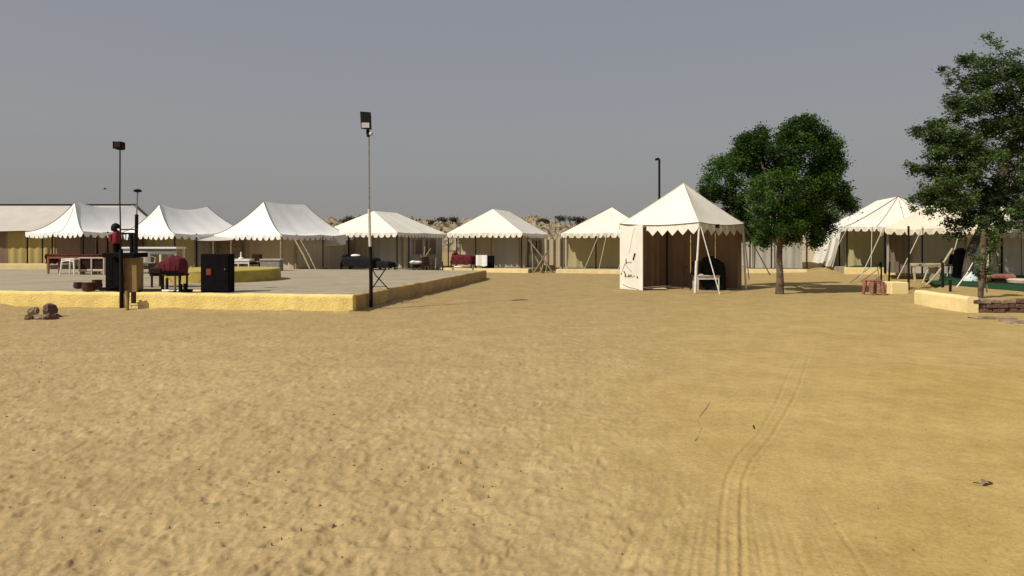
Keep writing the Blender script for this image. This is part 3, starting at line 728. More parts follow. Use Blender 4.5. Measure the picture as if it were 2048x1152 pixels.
# ------------------------------------------------------------------ lamps
def tall_pole(label, base, secs, head, rz=0, z0=0, lean=(0,0), group='lamp poles'):
    r = empty('lamp_pole', base, 0, label=label, cat='lamp pole', group=group)
    z = z0; H_ = sum(s[0] for s in secs)
    for h, rad, mt in secs:
        a = z-z0; b = a+h
        MB().tube([(lean[0]*a/H_+.01*sin(a*2),lean[1]*a/H_,z-(.3 if a == 0 else 0)),(lean[0]*(a+b)/2/H_+.01*sin(a+b),lean[1]*a/H_,z+h/2),(lean[0]*b/H_+.01*sin(b*2),lean[1]*b/H_,z+h+.02)], rad, 10).build('pole_section', M[mt], r, smooth=40)
        z += h
    hx, hy = lean[0], lean[1]
    if head == 'flood':
        w = .13; hh = .42
        hd = empty('x') if False else None
        b = MB(); b.add([(-w+.02,-.09,z+.16),(w,-.09,z+.13),(w*.95,-.09,z+.13+hh),(-w,-.09,z+.15+hh),(-w*.75,.09,z+.2),(w*.8,.09,z+.18),(w*.75,.09,z+.07+hh),(-w*.75,.09,z+.09+hh)],
              [(0,1,2,3),(7,6,5,4),(0,4,5,1),(1,5,6,2),(2,6,7,3),(3,7,4,0)])
        b.v = [(v[0]+hx-.05, v[1]+hy, v[2]) for v in b.v]
        h_ = b.build('lamp_head', M['black_metal'], r)
        MB().box(hx-.05-w+.04,hx-.05+w-.04,hy-.105,hy-.092,z+.18,z+.30).build('label_plate', M['lens'], h_)
        MB().tube([(hx,hy,z-.02),(hx-.01,hy,z+.08),(hx-.02,hy,z+.17)], [.035,.05,.03], 8).build('bracket', M['black_metal'], r, smooth=50)
        MB().lathe([(.01,-.05),(.045,-.02),(.05,.02),(.02,.06)], 10, (hx+.07,hy-.04,z+.04)).build('bulb', M['lens'], r, smooth=60)
    elif head == 'small':
        MB().box(hx-.07,hx+.10,hy-.10,hy+.08,z-.02,z+.17,bev=.02).build('lamp_head', M['black_metal'], r)
        MB().box(hx-.05,hx+.09,hy-.135,hy-.121,z+.02,z+.15).build('lens', M['wood_dark'], r)
        MB().box(hx-.105,hx-.072,hy-.1,hy+.05,z+.0,z+.17).build('reflector', M['black'], r)
    elif head == 'flat':
        MB().lathe([(.03,-.03),(.12,-.01),(.13,.04),(.06,.08)], 14, (hx+.0,hy,z)).build('lamp_head', M['black_metal'], r, smooth=50)
    elif head == 'hook':
        MB().tube([(hx,hy,z-.05),(hx,hy,z+.05),(hx-.05,hy,z+.12),(hx-.12,hy,z+.1)], .045, 8).build('lamp_arm', M['black_metal'], r, smooth=60)
        MB().box(hx-.2,hx-.05,hy-.08,hy+.08,z+.03,z+.12,bev=.015).build('lamp_head', M['black_metal'], r)
    return r
pb = G(742,619); Yp = pb.y
z3 = [ZZ(y, Yp) for y in (495,420,272)]
tall_pole('tall floodlight pole with black foot and pale sleeve, at the terrace corner', pb, [(z3[0],.045,'black_metal'),(z3[1]-z3[0],.034,'pale_metal'),(z3[2]-z3[1],.018,'grey_metal')], 'flood', lean=(-.06,0))
pb = G(243,619); Yp = pb.y
tall_pole('dark lamp pole beside the tan board on the left', pb, [(ZZ(500,Yp),.045,'black_metal'),(ZZ(298,Yp)-ZZ(500,Yp),.015,'black_metal')], 'small', lean=(-.045,0))
pb = AT(270,22,TZ)
tall_pole('shorter thin lamp pole leaning behind the left lamp pole', pb, [(ZZ(430,22)-TZ,.055,'black_metal'),(ZZ(383,22)-ZZ(430,22),.022,'grey_metal')], 'flat', lean=(.09,0))
pb = AT(1319,30)
tall_pole('dark lamp pole with hooked head rising behind the square tent', pb, [(ZZ(322,30),.05,'black_metal')], 'hook', lean=(0,0))

# ------------------------------------------------------------------ things on the terrace
def put(px, py, z=TZ, back=.32):
    p = G(px, py, z); e = (P0-P1).normalized(); t = (px-1024)/F; k = (t*P1.y-P1.x)/(e.x-t*e.y); yw = P1.y+e.y*k+back
    return p if p.y >= yw else AT(px, yw, z)
# black cabinet with red sticker
a = put(400,588); b = put(455,588)
r = empty('metal_cabinet', ((a.x+b.x)/2,a.y,TZ), radians(-2), label='tall black cabinet with a dark red square sticker, on the terrace edge', cat='cabinet')
hw = (b.x-a.x)/2; hh = ZZ(508, a.y)-TZ
MB().box(-hw,hw,.012,.30,.0,hh,bev=.012).build('body', M['black'], r)
MB().box(-hw+.015,hw-.015,-.004,.010,.03,hh-.02,bev=.003).build('door', M['black'], r)
MB().box(-hw+.15,-hw+.26,-.010,-.006,.42,.57).build('sticker', M['sticker'], r)
MB().tube([(hw-.09,-.03,.56),(hw-.09,-.004,.56)], .014, 8).build('knob', M['grey_metal'], r)
# black speaker-like cabinet, slab and tan board
Y_=15.9; a = AT(210,Y_); b = AT(241,Y_)
r = empty('black_box', ((a.x+b.x)/2,Y_,TZ), 0, label='narrow black cabinet behind the left lamp pole', cat='cabinet')
hw = (b.x-a.x)/2; hh = ZZ(507,Y_)-TZ
MB().box(-hw,hw,.01,.45,0,hh,bev=.01).build('body', M['wood_dark'], r)
MB().box(-hw+.02,.0,-.005,.008,.05,hh-.04,bev=.003).build('door', M['black'], r)
MB().box(.01,hw-.02,-.005,.008,.05,hh-.04,bev=.003).build('door', M['black'], r)
for i in range(7): MB().box(-hw+.06,-.05,-.012,-.006,.18+i*.05,.195+i*.05).build('vent', M['black_metal'], r)
a = AT(209,15.6); b = AT(273,15.6); zt = ZZ(515,15.6)
MB().box(a.x,b.x,15.5,16.1,zt,zt+.11,bev=.01).build('dark_board', M['black'], label='dark board laid across the black cabinet and the tan board', cat='board')
a = AT(247,15.6); b = AT(273,15.6)
r = empty('tan_cabinet', ((a.x+b.x)/2,15.6,.0), 0, label='tan board-sided cabinet standing against the terrace wall right of the lamp pole', cat='cabinet')
hw = (b.x-a.x)/2; 
MB().box(-hw,hw,.01,.3,.40,ZZ(515,15.6)-.004,bev=.006).build('body', M['tan'], r)
MB().box(-hw-.06,-hw-.004,-.03,.10,.40,ZZ(516,15.6)).build('side_board', M['pole_white'], r)
MB().tube([(.14,-.34,-.02),(.13,-.32,.25),(.11,-.30,.46)], [.038,.042,.062], 6).build('leg', M['tan'], r)
MB().box(.21,.30,-.32,-.26,.17,.44).build('leg', M['wood_dark'], r)  # dark box put in as the shadow beside the tan leg
# red device with black dome
Y_=15.6; p = AT(233,Y_); z0 = ZZ(505,Y_)
r = empty('siren', (p.x,Y_,z0), 0, label='red canister with black domed cap beside the left lamp pole', cat='siren')
MB().lathe([(.075,0),(.075,.2),(.09,.22)], 14).build('neck', M['black'], r, smooth=40)
MB().lathe([(.085,.222),(.09,.26),(.09,.46),(.06,.52)], 14).build('canister', M['red_paint'], r, smooth=40)
MB().lathe([(.08,.51),(.10,.55),(.10,.62),(.07,.68),(.01,.71)], 14, (-.02,0,0)).build('cap', M['black_metal'], r, smooth=40)
MB().box(-.17,-.095,-.05,.05,.26,.44,bev=.01).build('side_box', M['red_paint'], r)
MB().tube([(.07,-.06,.56),(.12,-.07,.53)], .022, 8).build('nozzle', M['plastic'], r)
# frame between the poles
Y_=17.6; a = AT(240,Y_); b = AT(276,Y_)
r = empty('metal_gantry', (a.x,Y_,TZ), 0, label='black metal frame between the two left lamp poles', cat='gantry')
dx = b.x-a.x; z1 = ZZ(459,Y_)-TZ; z2 = ZZ(467,Y_)-TZ
MB().tube([(0,0,z1),(dx,0,z1)], .02, 6).build('top_rail', M['black_metal'], r)
MB().tube([(0,0,z2),(dx*.75,0,z2),(dx*.95,0,z2-.1)], .03, 6).build('lower_rail', M['black_metal'], r)
for q, w_ in ((.70,.05),(.92,.045),(.02,.03)): MB().tube([(dx*q-.04,0,z2),(dx*q+.02,0,0)], w_, 8).build('leg', M['black_metal'], r)
for q in (.15,.33,.5): MB().tube([(dx*q,0,z2),(dx*q-.02,.02,z2-.2)], .012, 5).build('hook', M['black_metal'], r)
# red-clothed table, white stools, cabinet at far left
table('long table under a maroon cloth, left of the white stool', AT(158,25.2,TZ), 0, 2.05,.7,.74,'red','redwood',cloth='red_dark', t=.05, legr=.03)
stool('white plastic stool in front of the maroon-clothed table', AT(144,24.3,TZ), 0, 'plastic', .50, .60)
r = empty('display_stand', AT(183,24.3,TZ), 0, label='cream stand with dark openings in front of the maroon-clothed table', cat='stand')
for i in range(2):
    MB().box(-.46+.47*i,-.03+.47*i,.03,.3,.10,.56,bev=.01).build('shelf_box', M['wood_dark'], r)
for i, x in enumerate((-.475,-.02,.445)): MB().box(x,x+.04,-.02,.32,0,.60).build('post', M['plastic_cream'], r)
MB().box(-.475,.485,-.02,.32,.602,.64,bev=.005).build('top', M['plastic_cream'], r)
for i in range(2): MB().box(-.43+.465*i,-.03+.465*i,-.01,.028,.12,.2,bev=.01).build('tray', M['plastic_cream'], r)
# clay pots
pm = [(.02,0),(.12,.01),(.15,.07),(.13,.14),(.14,.17),(.10,.17),(.09,.10),(.01,.05)]
for i, (px_, py_, s, lb) in enumerate(((157,577,.82,'leftmost dark red clay pot lying on the terrace'),(178,586,1.1,'largest dark red clay pot at the terrace edge'),(176,578,.75,'dark red clay pot behind the largest one'),(194,579,.85,'tallest dark red clay pot, nearest the black cabinet'))):
    o = MB().lathe([(a*s, b*s*(1.7 if i == 3 else 1.15)) for a, b in pm], 18).build('clay_pot', M['terracotta'], smooth=50, label=lb, cat='pot', group='clay pots on the terrace')
    o.location = put(px_, py_)
# hose coil
m = MB(); m.tube([(.20*cos(t*.35)*(1+.02*t/6), .11*sin(t*.35), .03+.0012*t) for t in range(60)], .018, 6)
o = m.build('hose_coil', M['black'], smooth=60, label='black hose coiled on the terrace edge beside the lamp pole', cat='hose'); o.location = put(217,583)
# pipe lying along the edge with bands
pa = put(268,587.5,back=.2); pz = put(400,588,back=.2)
r = empty('long_pipe', (pa.x,pa.y,TZ+.03), 0, label='black and white pipe lying along the front edge of the terrace', cat='pipe')
ln = pz.x-pa.x; segs = [(0,.40,'black_metal'),(.40,.50,'plastic'),(.50,.58,'grey_metal'),(.58,.66,'plastic'),(.66,.84,'black_metal'),(.84,1,'yellow_pale')]
for a_, b_, mt in segs: MB().tube([(ln*a_+.002,0,0),(ln*b_-.002,0,0)], .034, 8).build('band', M[mt], r, smooth=50)
a = put(268,585.2); MB().tube([(a.x,a.y+.25,TZ+.028),(a.x+1.55,a.y+.25,TZ+.028)], .026, 8).build('thin_pipe', M['black'], smooth=50, label='thin black pipe lying behind the banded pipe', cat='pipe')
# upright pipe stubs
for i, (px_, top, rad, mt, lb) in enumerate(((325,548,.038,'wood_dark','thick dark upright pipe, leftmost of the row'),(334,556,.032,'wood_dark','dark upright pipe second from the left of the row'),
        (350,553,.026,'tan','thin brown upright pipe in the middle of the row'),(361,568,.042,'black','squat black upright pipe with a rod sticking up'),(371,567,.050,'black','squat black upright pipe nearest the black cabinet'))):
    p = put(px_, 583+i); h_ = ZZ(top,p.y)-TZ
    r = empty('pipe_stub', p, 0, label=lb+' on the terrace edge', cat='pipe', group='pipe stubs standing on the terrace edge')
    MB().tube([(0,0,0),(0,0,h_)], rad, 10).build('pipe', M[mt], r, smooth=50)
    MB().lathe([(rad*1.5,0),(rad*1.5,.03),(rad*1.02,.035)], 10).build('flange', M['black'], r)
    if i in (2,3): MB().tube([(0,0,h_+.001),(.01,0,h_+.12),(.012,0,h_+.24)], .009, 5).build('rod', M['black'], r)
    if i in (0,1): MB().tube([(0,0,h_-.05),(.08,-.02,h_-.02),(.15,-.02,h_-.10)], .010, 5).build('spout', M['tan'], r)
# white-topped counter
r = empty('serving_counter', AT(304,26,TZ), 0, label='long counter with a thin white top, behind the red-draped seat', cat='counter')
MB().box(-1.17,1.17,-.4,.4,.945,1.02,bev=.01).build('countertop', M['plastic'], r)
MB().box(-1.12,-.35,-.34,-.32,.70,.952).build('front_panel', M['paper'], r)
MB().box(-.34,1.14,-.34,-.32,.74,.952).build('front_panel', M['grey_cloth'], r)
for x in (-1.1,-.28,.5,1.1):
    for y in (-.3,.33): MB().box(x-.03,x+.03,y-.03,y+.03,0,.954).build('leg', M['plastic'], r)
MB().box(-1.1,1.1,-.25,.3,.28,.32).build('shelf', M['grey_metal'], r)
for i,(x,y,s,lb) in enumerate(((255,25.6,.30,'left'),(272,25.7,.24,'middle'),(310,25.7,.34,'right'))):
    o = MB().box(-s/2,s/2,-.15,.15,0,s*1.2,bev=.015).build('crate', M['wood_dark'], label='dark crate on the floor under the counter, %smost of three' % lb if lb != 'middle' else 'smallest dark crate under the counter, between two others', cat='crate')
    o.location = AT(x,24.9,TZ)
chair('white plastic chair in front of the counter', AT(294,25.0,TZ), radians(190), 'plastic')
chair('dark chair in front of the counter beside the white chair', AT(281,25.1,TZ), radians(170), 'wood_dark')
# red draped seat on low stand
r = empty('low_stand', AT(340,17.6,TZ), 0, label='low dark stand under the red-draped seat', cat='stand')
MB().box(-.42,.40,-.25,.25,.30,.36,bev=.01).build('top', M['wood_dark'], r)
for sx in (-.38,.36):
    for sy in (-.2,.2): MB().box(sx-.02,sx+.02,sy-.02,sy+.02,0,.299).build('leg', M['wood_dark'], r)
r = empty('armchair', AT(342,17.6,TZ+.36), radians(0), label='armchair draped in maroon cloth on a low dark stand', cat='armchair')
def drape(u, v):
    a = u*2*pi; pr = [(1.0,.0),(1.03,.12),(.98,.26),(.82,.36),(.45,.42),(.0,.43)]
    k = v*5; i = min(int(k),4); q = k-i; s = pr[i][0]*(1-q)+pr[i+1][0]*q; z = pr[i][1]*(1-q)+pr[i+1][1]*q
    c_, s_ = cos(a), sin(a); x = .40*c_*s/max(abs(c_),abs(s_))**.6; y = .26*s_*s/max(abs(c_),abs(s_))**.6
    z *= (.72+.40*min(1,max(0,(x+.30)/.35)))
    return (x*(1+.02*sin(a*13)), y*(1+.03*sin(a*17)), z+.012*sin(x*23)+.01*sin(a*9))
MB().grid(drape, 72, 15).build('cloth_cover', M['red'], r, smooth=70)
MB().box(-.43,-.10,-.29,.0,.0,.17,bev=.03).build('footrest', M['wood_dark'], r)
MB().box(-.10,.36,-.27,-.262,.0,.09).build('base_trim', M['black'], r)
# folding stand beside the pole
p = put(760,578); r = empty('folding_stand', p, radians(12), label='folded black metal stand with crossed legs beside the floodlight pole', cat='folding stand')
s = .21; h = ZZ(539,p.y)-TZ
for y in (-.13,.13):
    MB().tube([(-s,y,0),(s,y,h+.12)], .011, 6).build('leg', M['black_metal'], r); MB().tube([(s,y*.9,0),(-s*.55,y*.9,h*.72),(-s*.9,y*.9,h)], .011, 6).build('leg', M['black_metal'], r)
MB().tube([(-s*1.15,-.13,h),(s*.75,-.13,h)], .012, 6).build('rail', M['black_metal'], r)
MB().tube([(-s*1.15,.13,h),(s*.75,.13,h)], .012, 6).build('rail', M['black_metal'], r)
for x in (-s*1.05,s*.7): MB().tube([(x,-.13,h),(x,.13,h)], .011, 6).build('crossbar', M['black_metal'], r)
MB().tube([(-s*.85,-.12,.07),(s*.85,-.12,.07)], .009, 6).build('brace', M['black_metal'], r)

# ------------------------------------------------------------------ furniture in front of and under the tents
table('white-topped table behind the round platform', AT(487,27.6,TZ), 0, .74,.6,.50,'plastic','pole_white', t=.09)
o = MB().lathe([(.10,0),(.11,.04),(.04,.08),(.025,.30)], 12).build('white_jug', M['plastic'], smooth=40, label='white jug standing on the white-topped table', cat='jug'); o.location = AT(482,27.6,TZ+.5)
table('dark wooden table right of the white-topped table', AT(512,28,TZ), 0, .55,.5,.40,'wood','wood_dark')
o = MB().box(-.19,.19,-.1,.1,0,.30,bev=.015).build('wooden_box', M['wood_dark'], label='dark box standing on the wooden table', cat='box'); o.location = AT(514,28,TZ+.4)
r = empty('covered_chest', AT(544,27.8,TZ), 0, label='grey covered chest right of the dark wooden table', cat='chest')
MB().box(-.42,.42,-.22,.22,0,.42,bev=.03).build('body', M['grey_cloth'], r); MB().box(-.45,.45,-.25,.25,.422,.50,bev=.02).build('lid', M['wall_grey'], r)
for i,(x,lb) in enumerate(((607,'left'),(616,'middle'),(648,'right'))):
    o = MB().box(-.18,.18,-.12,.12,0,.24,bev=.04,jit=.02).build('bundle', M['wood_dark'], label=['dark bundle at the foot of the leaning poles, left of another','dark bundle at the foot of the leaning poles, right of another','dark bundle beside the thin black post'][i], cat='bundle'); o.location = AT(x,29.9,.2)
bed('bed under a black cover in the awning of the tent behind the floodlight pole', AT(722,32.9,.22), radians(-20), 1.9,.9,.62,'dark_cloth', pillow='paper')
bed('smaller black-covered heap beside the black-covered bed', AT(768,32.6,.22), radians(-20), 1.0,.7,.42,'dark_cloth', pillow=None, bolster=False)
table('pale low table in front of the black-covered bed', AT(704,33.4,.23), radians(-20), .7,.35,.34,'plastic_cream','pole_white')
table('low dark table beside the right post of the tent behind the floodlight pole', AT(840,34.1,.0), radians(-20), .7,.45,.45,'wood_dark','wood_dark')
o = MB().lathe([(.05,0),(.30,.03),(.35,.12),(.22,.20),(.02,.22)], 16).build('folded_cloth', M['paper'], smooth=60, label='heap of white cloth on the low dark table', cat='cloth'); o.location = AT(832,34.1,.45)
chair('dark chair beside the low dark table', AT(856,34.0,.0), radians(160), 'wood_dark')
for i,(x,lb) in enumerate(((822,'crossed'),(848,'upright'))):
    pass
bed('red-draped bed under the awning of its cream tent', AT(927,35.3,.23), radians(-17), 1.25,.8,.66,'red', pillow=None)
o = MB().lathe([(.02,0),(.22,.02),(.25,.07),(.1,.12)], 14).build('pillow', M['paper'], smooth=60, label='white pillow at the foot of the red-draped bed', cat='pillow'); o.location = AT(916,34.6,.235)
r = empty('white_cloth', AT(963,34.7,.23), radians(-17), label='white cloth hanging on a dark box beside the red-draped bed', cat='cloth')
MB().grid(lambda u,v: (-.32+.64*u,-.02*sin(u*9),.12+.58*v+.03*sin(u*7)*(1-v)), 14, 6).build('sheet', M['paper'], r, smooth=60)
o = MB().box(-.28,.42,.06,.4,0,.66,bev=.02).build('dark_box', M['black'], label='dark box right of the red-draped bed', cat='box'); o.location = AT(973,34.9,.23)
# crossed sticks
def crossed(label, loc, sticks, mt='wood_pale'):
    r = empty('leaning_poles', loc, 0, label=label, cat='poles')
    for a, b, rad in sticks:
        a = Vector(a); b = Vector(b); m = (a+b)/2+Vector((.03,.0,.02)); MB().tube([a,m,b], [rad,rad*1.1,rad*.85], 6).build('stick', M[mt], r, smooth=60)
    return r
crossed('crossed pale sticks propped outside the tent behind the floodlight pole', AT(848,34.0,0), [((-.5,0,0),(.35,.1,1.3),.03),((.35,0,0),(-.25,.1,1.0),.03),((.55,0,0),(.62,.1,.8),.025),((-.15,.1,.1),(.05,0,1.4),.02)])
crossed('tripod of rough grey logs right of the red-draped bed', AT(1085,34.2,0), [((.55,0,0),(-.75,.1,1.75),.045),((-.45,0,0),(.2,.1,1.05),.045),((.0,0,0),(-.42,.2,.95),.05),((-.5,.1,.0),(-.60,.1,1.75),.035),((.15,-.1,0),(.32,.2,1.2),.025),((-.1,-.1,.0),(.05,.1,.55),.035)], 'wood')
crossed('two brown poles leaning against the flank of the peaked tent', AT(600,29.8,.2), [((.55,0,0),(-.35,.2,1.62),.045),((.8,0,0),(-.1,.2,1.62),.03)])
crossed('thin dark stake in the sand before the log tripod', AT(1087,33.2,0), [((0,0,-.1),(.02,0,.4),.02)], 'wood_dark')
crossed('short dark stake between two cream tents', AT(884,33.6,0), [((0,0,-.1),(.02,0,.62),.035)], 'wood_dark')
o = MB().tube([(0,0,-.1),(0,0,1.9)], .03, 8).build('post', M['black_metal'], label='thin black post before the plank fence', cat='post'); o.location = AT(646,31.5,0)

# furniture in the square tent
c0 = AT(1398,20.6)
table('small white table under the square tent', AT(1412,21.9,0), radians(8), .80,.45,.50,'plastic_cream','pole_white', t=.035, legr=.016)
def heap(u, v):
    a = u*2*pi; pr = [(.86,0),(.84,.35),(.82,.80),(.72,1.02),(.4,1.08),(0,1.09)]
    k = v*5; i = min(int(k),4); q = k-i; s = pr[i][0]*(1-q)+pr[i+1][0]*q; z = pr[i][1]*(1-q)+pr[i+1][1]*q
    return (.50*cos(a)*s*(1+.05*sin(a*7))-.10*z*0, .30*sin(a)*s, z*(1-.05*cos(a)-.10*(cos(a) > .5)*s))
o = MB().grid(heap, 56, 15).build('covered_heap', M['dark_cloth'], smooth=70, label='tall heap under a black cloth inside the square tent', cat='heap'); o.location = AT(1427,22.1,0)
chair('dark chair left of the white table in the square tent', AT(1384,22.1,0), radians(200), 'wood_dark', h=.55)
o = MB().lathe([(.02,0),(.08,.01),(.09,.03),(.05,.04)], 12).build('plate', M['plastic'], smooth=40, label='white plate on the small table in the square tent', cat='plate'); o.location = AT(1402,21.9,.50)
o = MB().box(-.36,.36,-.16,.16,0,.035,bev=.01).build('floor_mat', M['plastic_cream'], label='pale mat on the floor by the left panel of the square tent', cat='mat'); o.location = AT(1310,22.0,.03)

# ------------------------------------------------------------------ long shed at the far left
def shed():
    Y_ = 33; x1 = AT(205,Y_).x; x0 = x1-16; r = empty('long_shed', (0,0,0), label='long low building with grey sheet roof and yellow cloth front at the left edge', cat='building')
    e = ZZ(462,Y_); t = ZZ(411,Y_+3)
    MB().grid(lambda u,v: (x0+(x1-x0)*u, Y_+3*v, e+(t-e)*v-.05*sin(v*pi)-.03*sin(u*40)*(1-v)*.4), 60, 6).build('roof', M['roof_grey'], r, smooth=60)
    MB().box(x0,x1,Y_+2.97,Y_+3.1,t-.02,t+.08).build('ridge_pole', M['black_metal'], r)
    MB().grid(lambda u,v: (x0+(x1-x0)*u, Y_+6.1-3*v, e+(t-e)*v), 10, 2).build('roof', M['roof_grey'], r)
    MB().grid(lambda u,v: (x1-.05, Y_+6*u, .2+(e-.2+(t-e)*(1-abs(2*u-1)))*v), 8, 4).build('gable_wall', M['wall_brown'], r)
    pxs = [-330,-260,-190,-120,-60,13,15,48,80,112,150,205]; 
    for i in range(len(pxs)-1):
        a = AT(pxs[i],Y_+.5).x+.004; b = AT(pxs[i+1],Y_+.5).x-.004; mt = 'wall_brown' if i in (5,10,9) or (pxs[i] < 13 and i % 3 == 1) else 'wall_yellow'
        if i == 4: mt = 'wall_brown'
        MB().grid(lambda u,v: (a+(b-a)*u, Y_+.5+.02*sin(u*(b-a)*15), .2+(e-.22)*v), 14, 3).build('curtain', M[mt], r, smooth=60)
    for q in range(6): pole(r, x0+.3+q*3.1, Y_+.35, e, .03, M['black_metal'])
    return r
shed()
a = AT(-300,30.6); b = AT(112,30.6)
MB().box(a.x,b.x,30.0,30.22,-.3,.62,bev=.015).build('shed_kerb', M['yellow_pale'], label='low yellow kerb in front of the long shed', cat='kerb')
MB().box(a.x,b.x,30.2201,32.8,-.3,.55).build('shed_floor', M['concrete'], kind='structure')

# ------------------------------------------------------------------ fences
def plank_fence(label, p0, p1, h, mt, w=.17, cap=None):
    d = p1-p0; n = int(d.length/w); ang = atan2(d.y, d.x)
    r = empty('plank_fence', p0, ang, label=label, cat='fence')
    ms = [MB().box(0,w-.012,-.012,.012,-.2,h*(1+.03*k),jit=.004).mesh('plank', M[mt]) for k in (-1,0,1,2)]
    for i in range(n):
        o = link('plank', R.choice(ms), r, (i*w, R.uniform(-.02,.02), 0))
    MB().box(0,n*w,.02,.06,h*.75,h*.82).build('rail', M['wood'], r)
    return r
plank_fence('weathered plank fence between the peaked tent and the cream tent', AT(606,34.5), AT(700,36.5), 1.55, 'wood')
plank_fence('weathered plank fence behind the black cabinet', AT(396,34.0), AT(470,34.0), 1.65, 'wood')
def cloth_fence(label, p0, p1, h, mt, n):
    d = p1-p0; ln = d.length; ang = atan2(d.y, d.x); w = ln/n
    r = empty('canvas_fence', p0, ang, label=label, cat='fence')
    pm = MB().grid(lambda u,v: (.02+(w-.04)*u, .03*sin(u*w*9), -.1+h*v), 24, 3).mesh('panel', M[mt], 60)
    po = MB().tube([(0,0,-.2),(0,0,h+.05)], .03, 6).mesh('post', M['wood'], 50)
    for i in range(n): link('panel', pm, r, (i*w,0,0)); link('post', po, r, (i*w,-.05,0))
    link('post', po, r, (ln,-.05,0)); return r
cloth_fence('cream canvas fence between the red-bed tent and the tent right of it', AT(1080,43), AT(1160,43), 1.9, 'wall', 6)
cloth_fence('cream canvas boundary fence behind the tree', AT(1570,44), AT(1680,42), 2.45, 'wall', 5)
cloth_fence('grey canvas strip fence left of the floodlight pole tent', AT(590,38), AT(700,38), 2.2, 'wall_grey', 6)
MB().grid(lambda u,v: (AT(604+78*u,32.5).x, 32.5+1.0*u, 2.02-.10*sin(pi*u)-.52*v*(.55+.45*min(1,u*4))), 20, 4).build('awning_strip', M['roof_grey'], smooth=60, label='grey canvas strip slung between two tents', cat='awning')
r = empty('small_shelter', AT(400,31.5,0), 0, label='small grey canvas shelter between two peaked tents', cat='shelter')
MB().grid(lambda u,v: (-.1+1.9*u, -.6+1.4*v, 1.72+.35*v-.04*sin(pi*u)), 12, 5).build('roof', M['roof_grey'], r, smooth=60)
for x in (0,.9,1.75): pole(r, x, -.55, 1.7, .035, M['wood'])
MB().box(0,1.7,.7,.74,0,2.0).build('wall', M['wood'], r)

# ------------------------------------------------------------------ trees
def tree(label, base, trunk, limbs, meshes, barkm):
    r = empty('leafy_tree', base, 0, label=label, cat='tree')
    MB().tube(trunk[0], trunk[1], 12).build('trunk', M[barkm], r, smooth=60)
    for pts, rad in limbs: MB().tube(pts, rad, 7).build('limb', M[barkm], r, smooth=60)
    for me in meshes: link('crown', me, r)
    return r
tb = G(1559,588); S = tb.y/F
def L_(px, py, rx, rz_, w=1, dy=0, ry=None, b=tb, sc=S, Yb=None):
    y = b.y+dy; s_ = y/F
    return ((((px-1024)*s_)-b.x, dy, H-(py-HZ)*s_-b.z), (rx*s_, (ry or rx*.9)*s_, rz_*s_), w)
lobes = [L_(1443,350,46,46,1.3,2.9), L_(1416,386,28,30,.7,2.9), L_(1506,286,40,30,1.3,.6), L_(1490,320,34,30,.8,.8), L_(1540,335,46,48,1.2,1.2), L_(1608,264,46,34,1.5,.1), L_(1655,288,30,28,.9), L_(1662,330,28,38,1.0), L_(1590,300,55,42,1.2,-.3),
         L_(1560,375,75,52,1.7,-.3), L_(1630,370,42,48,1.2), L_(1490,400,54,48,1.3,2.9), L_(1555,430,62,38,1.5,.1), L_(1620,425,38,38,1.1), L_(1680,384,20,26,.55), L_(1690,400,14,14,.25,0), L_(1703,408,12,14,.2,0), L_(1510,450,28,24,.5,2.9), L_(1522,466,16,16,.3,1.5),
         L_(1632,470,16,24,.35), L_(1598,466,14,16,.2), L_(1612,243,20,14,.35), L_(1526,474,15,18,.3,1.2), L_(1490,462,16,20,.25,2.9), L_(1655,445,18,26,.35), L_(1575,472,14,14,.15), L_(1560,350,60,60,1.0,1.3)]
for i in range(60):
    a = R.uniform(0, 2*pi); q = R.uniform(.8,1.0); lx = 1555+110*q*cos(a); lz = 355-105*q*sin(a)
    if lx < 1480 and lz < 300 or lx > 1660 and lz > 430 or 1535 < lx < 1565 and lz < 290: continue
    lobes.append(L_(lx, lz, R.uniform(9,18), R.uniform(7,13), .09, 2.9 if lx < 1515 else R.uniform(-.8,1.2)))
tr_pts = [(0,0,-.1),(.02,0,.5),(-.01,0,1.1),(.02,.02,1.7),(0,0,2.3),(.05,0,3.0)]
lm = []
for (px_, py_, dy) in ((1515,300,.5),(1610,290,.1),(1650,350,0),(1690,400,0),(1510,440,2.7),(1625,430,.2),(1570,380,-.7),(1570,380,.9),(1480,410,2.8)):
    e_ = L_(px_, py_, 1, 1, 1, dy)[0]; m_ = (e_[0]*.45, e_[1]*.5, 1.6+(e_[2]-1.6)*.6)
    lm.append(([(0,0,1.5),m_,e_], [.075,.05,.018]))
tree('round-crowned green tree on a bare trunk beside the square tent', tb, (tr_pts, [.14,.105,.09,.085,.08,.06]), lm,
     [leaf_mesh('crown', [(c, (r_[0]*.93, r_[1]*.93, r_[2]*.95), w_) for c, r_, w_ in lobes], 125000, .065, M['leaf1'], 4, droop=.9, hollow=.4, clump=.17, nclump=1900)], 'bark_mid')
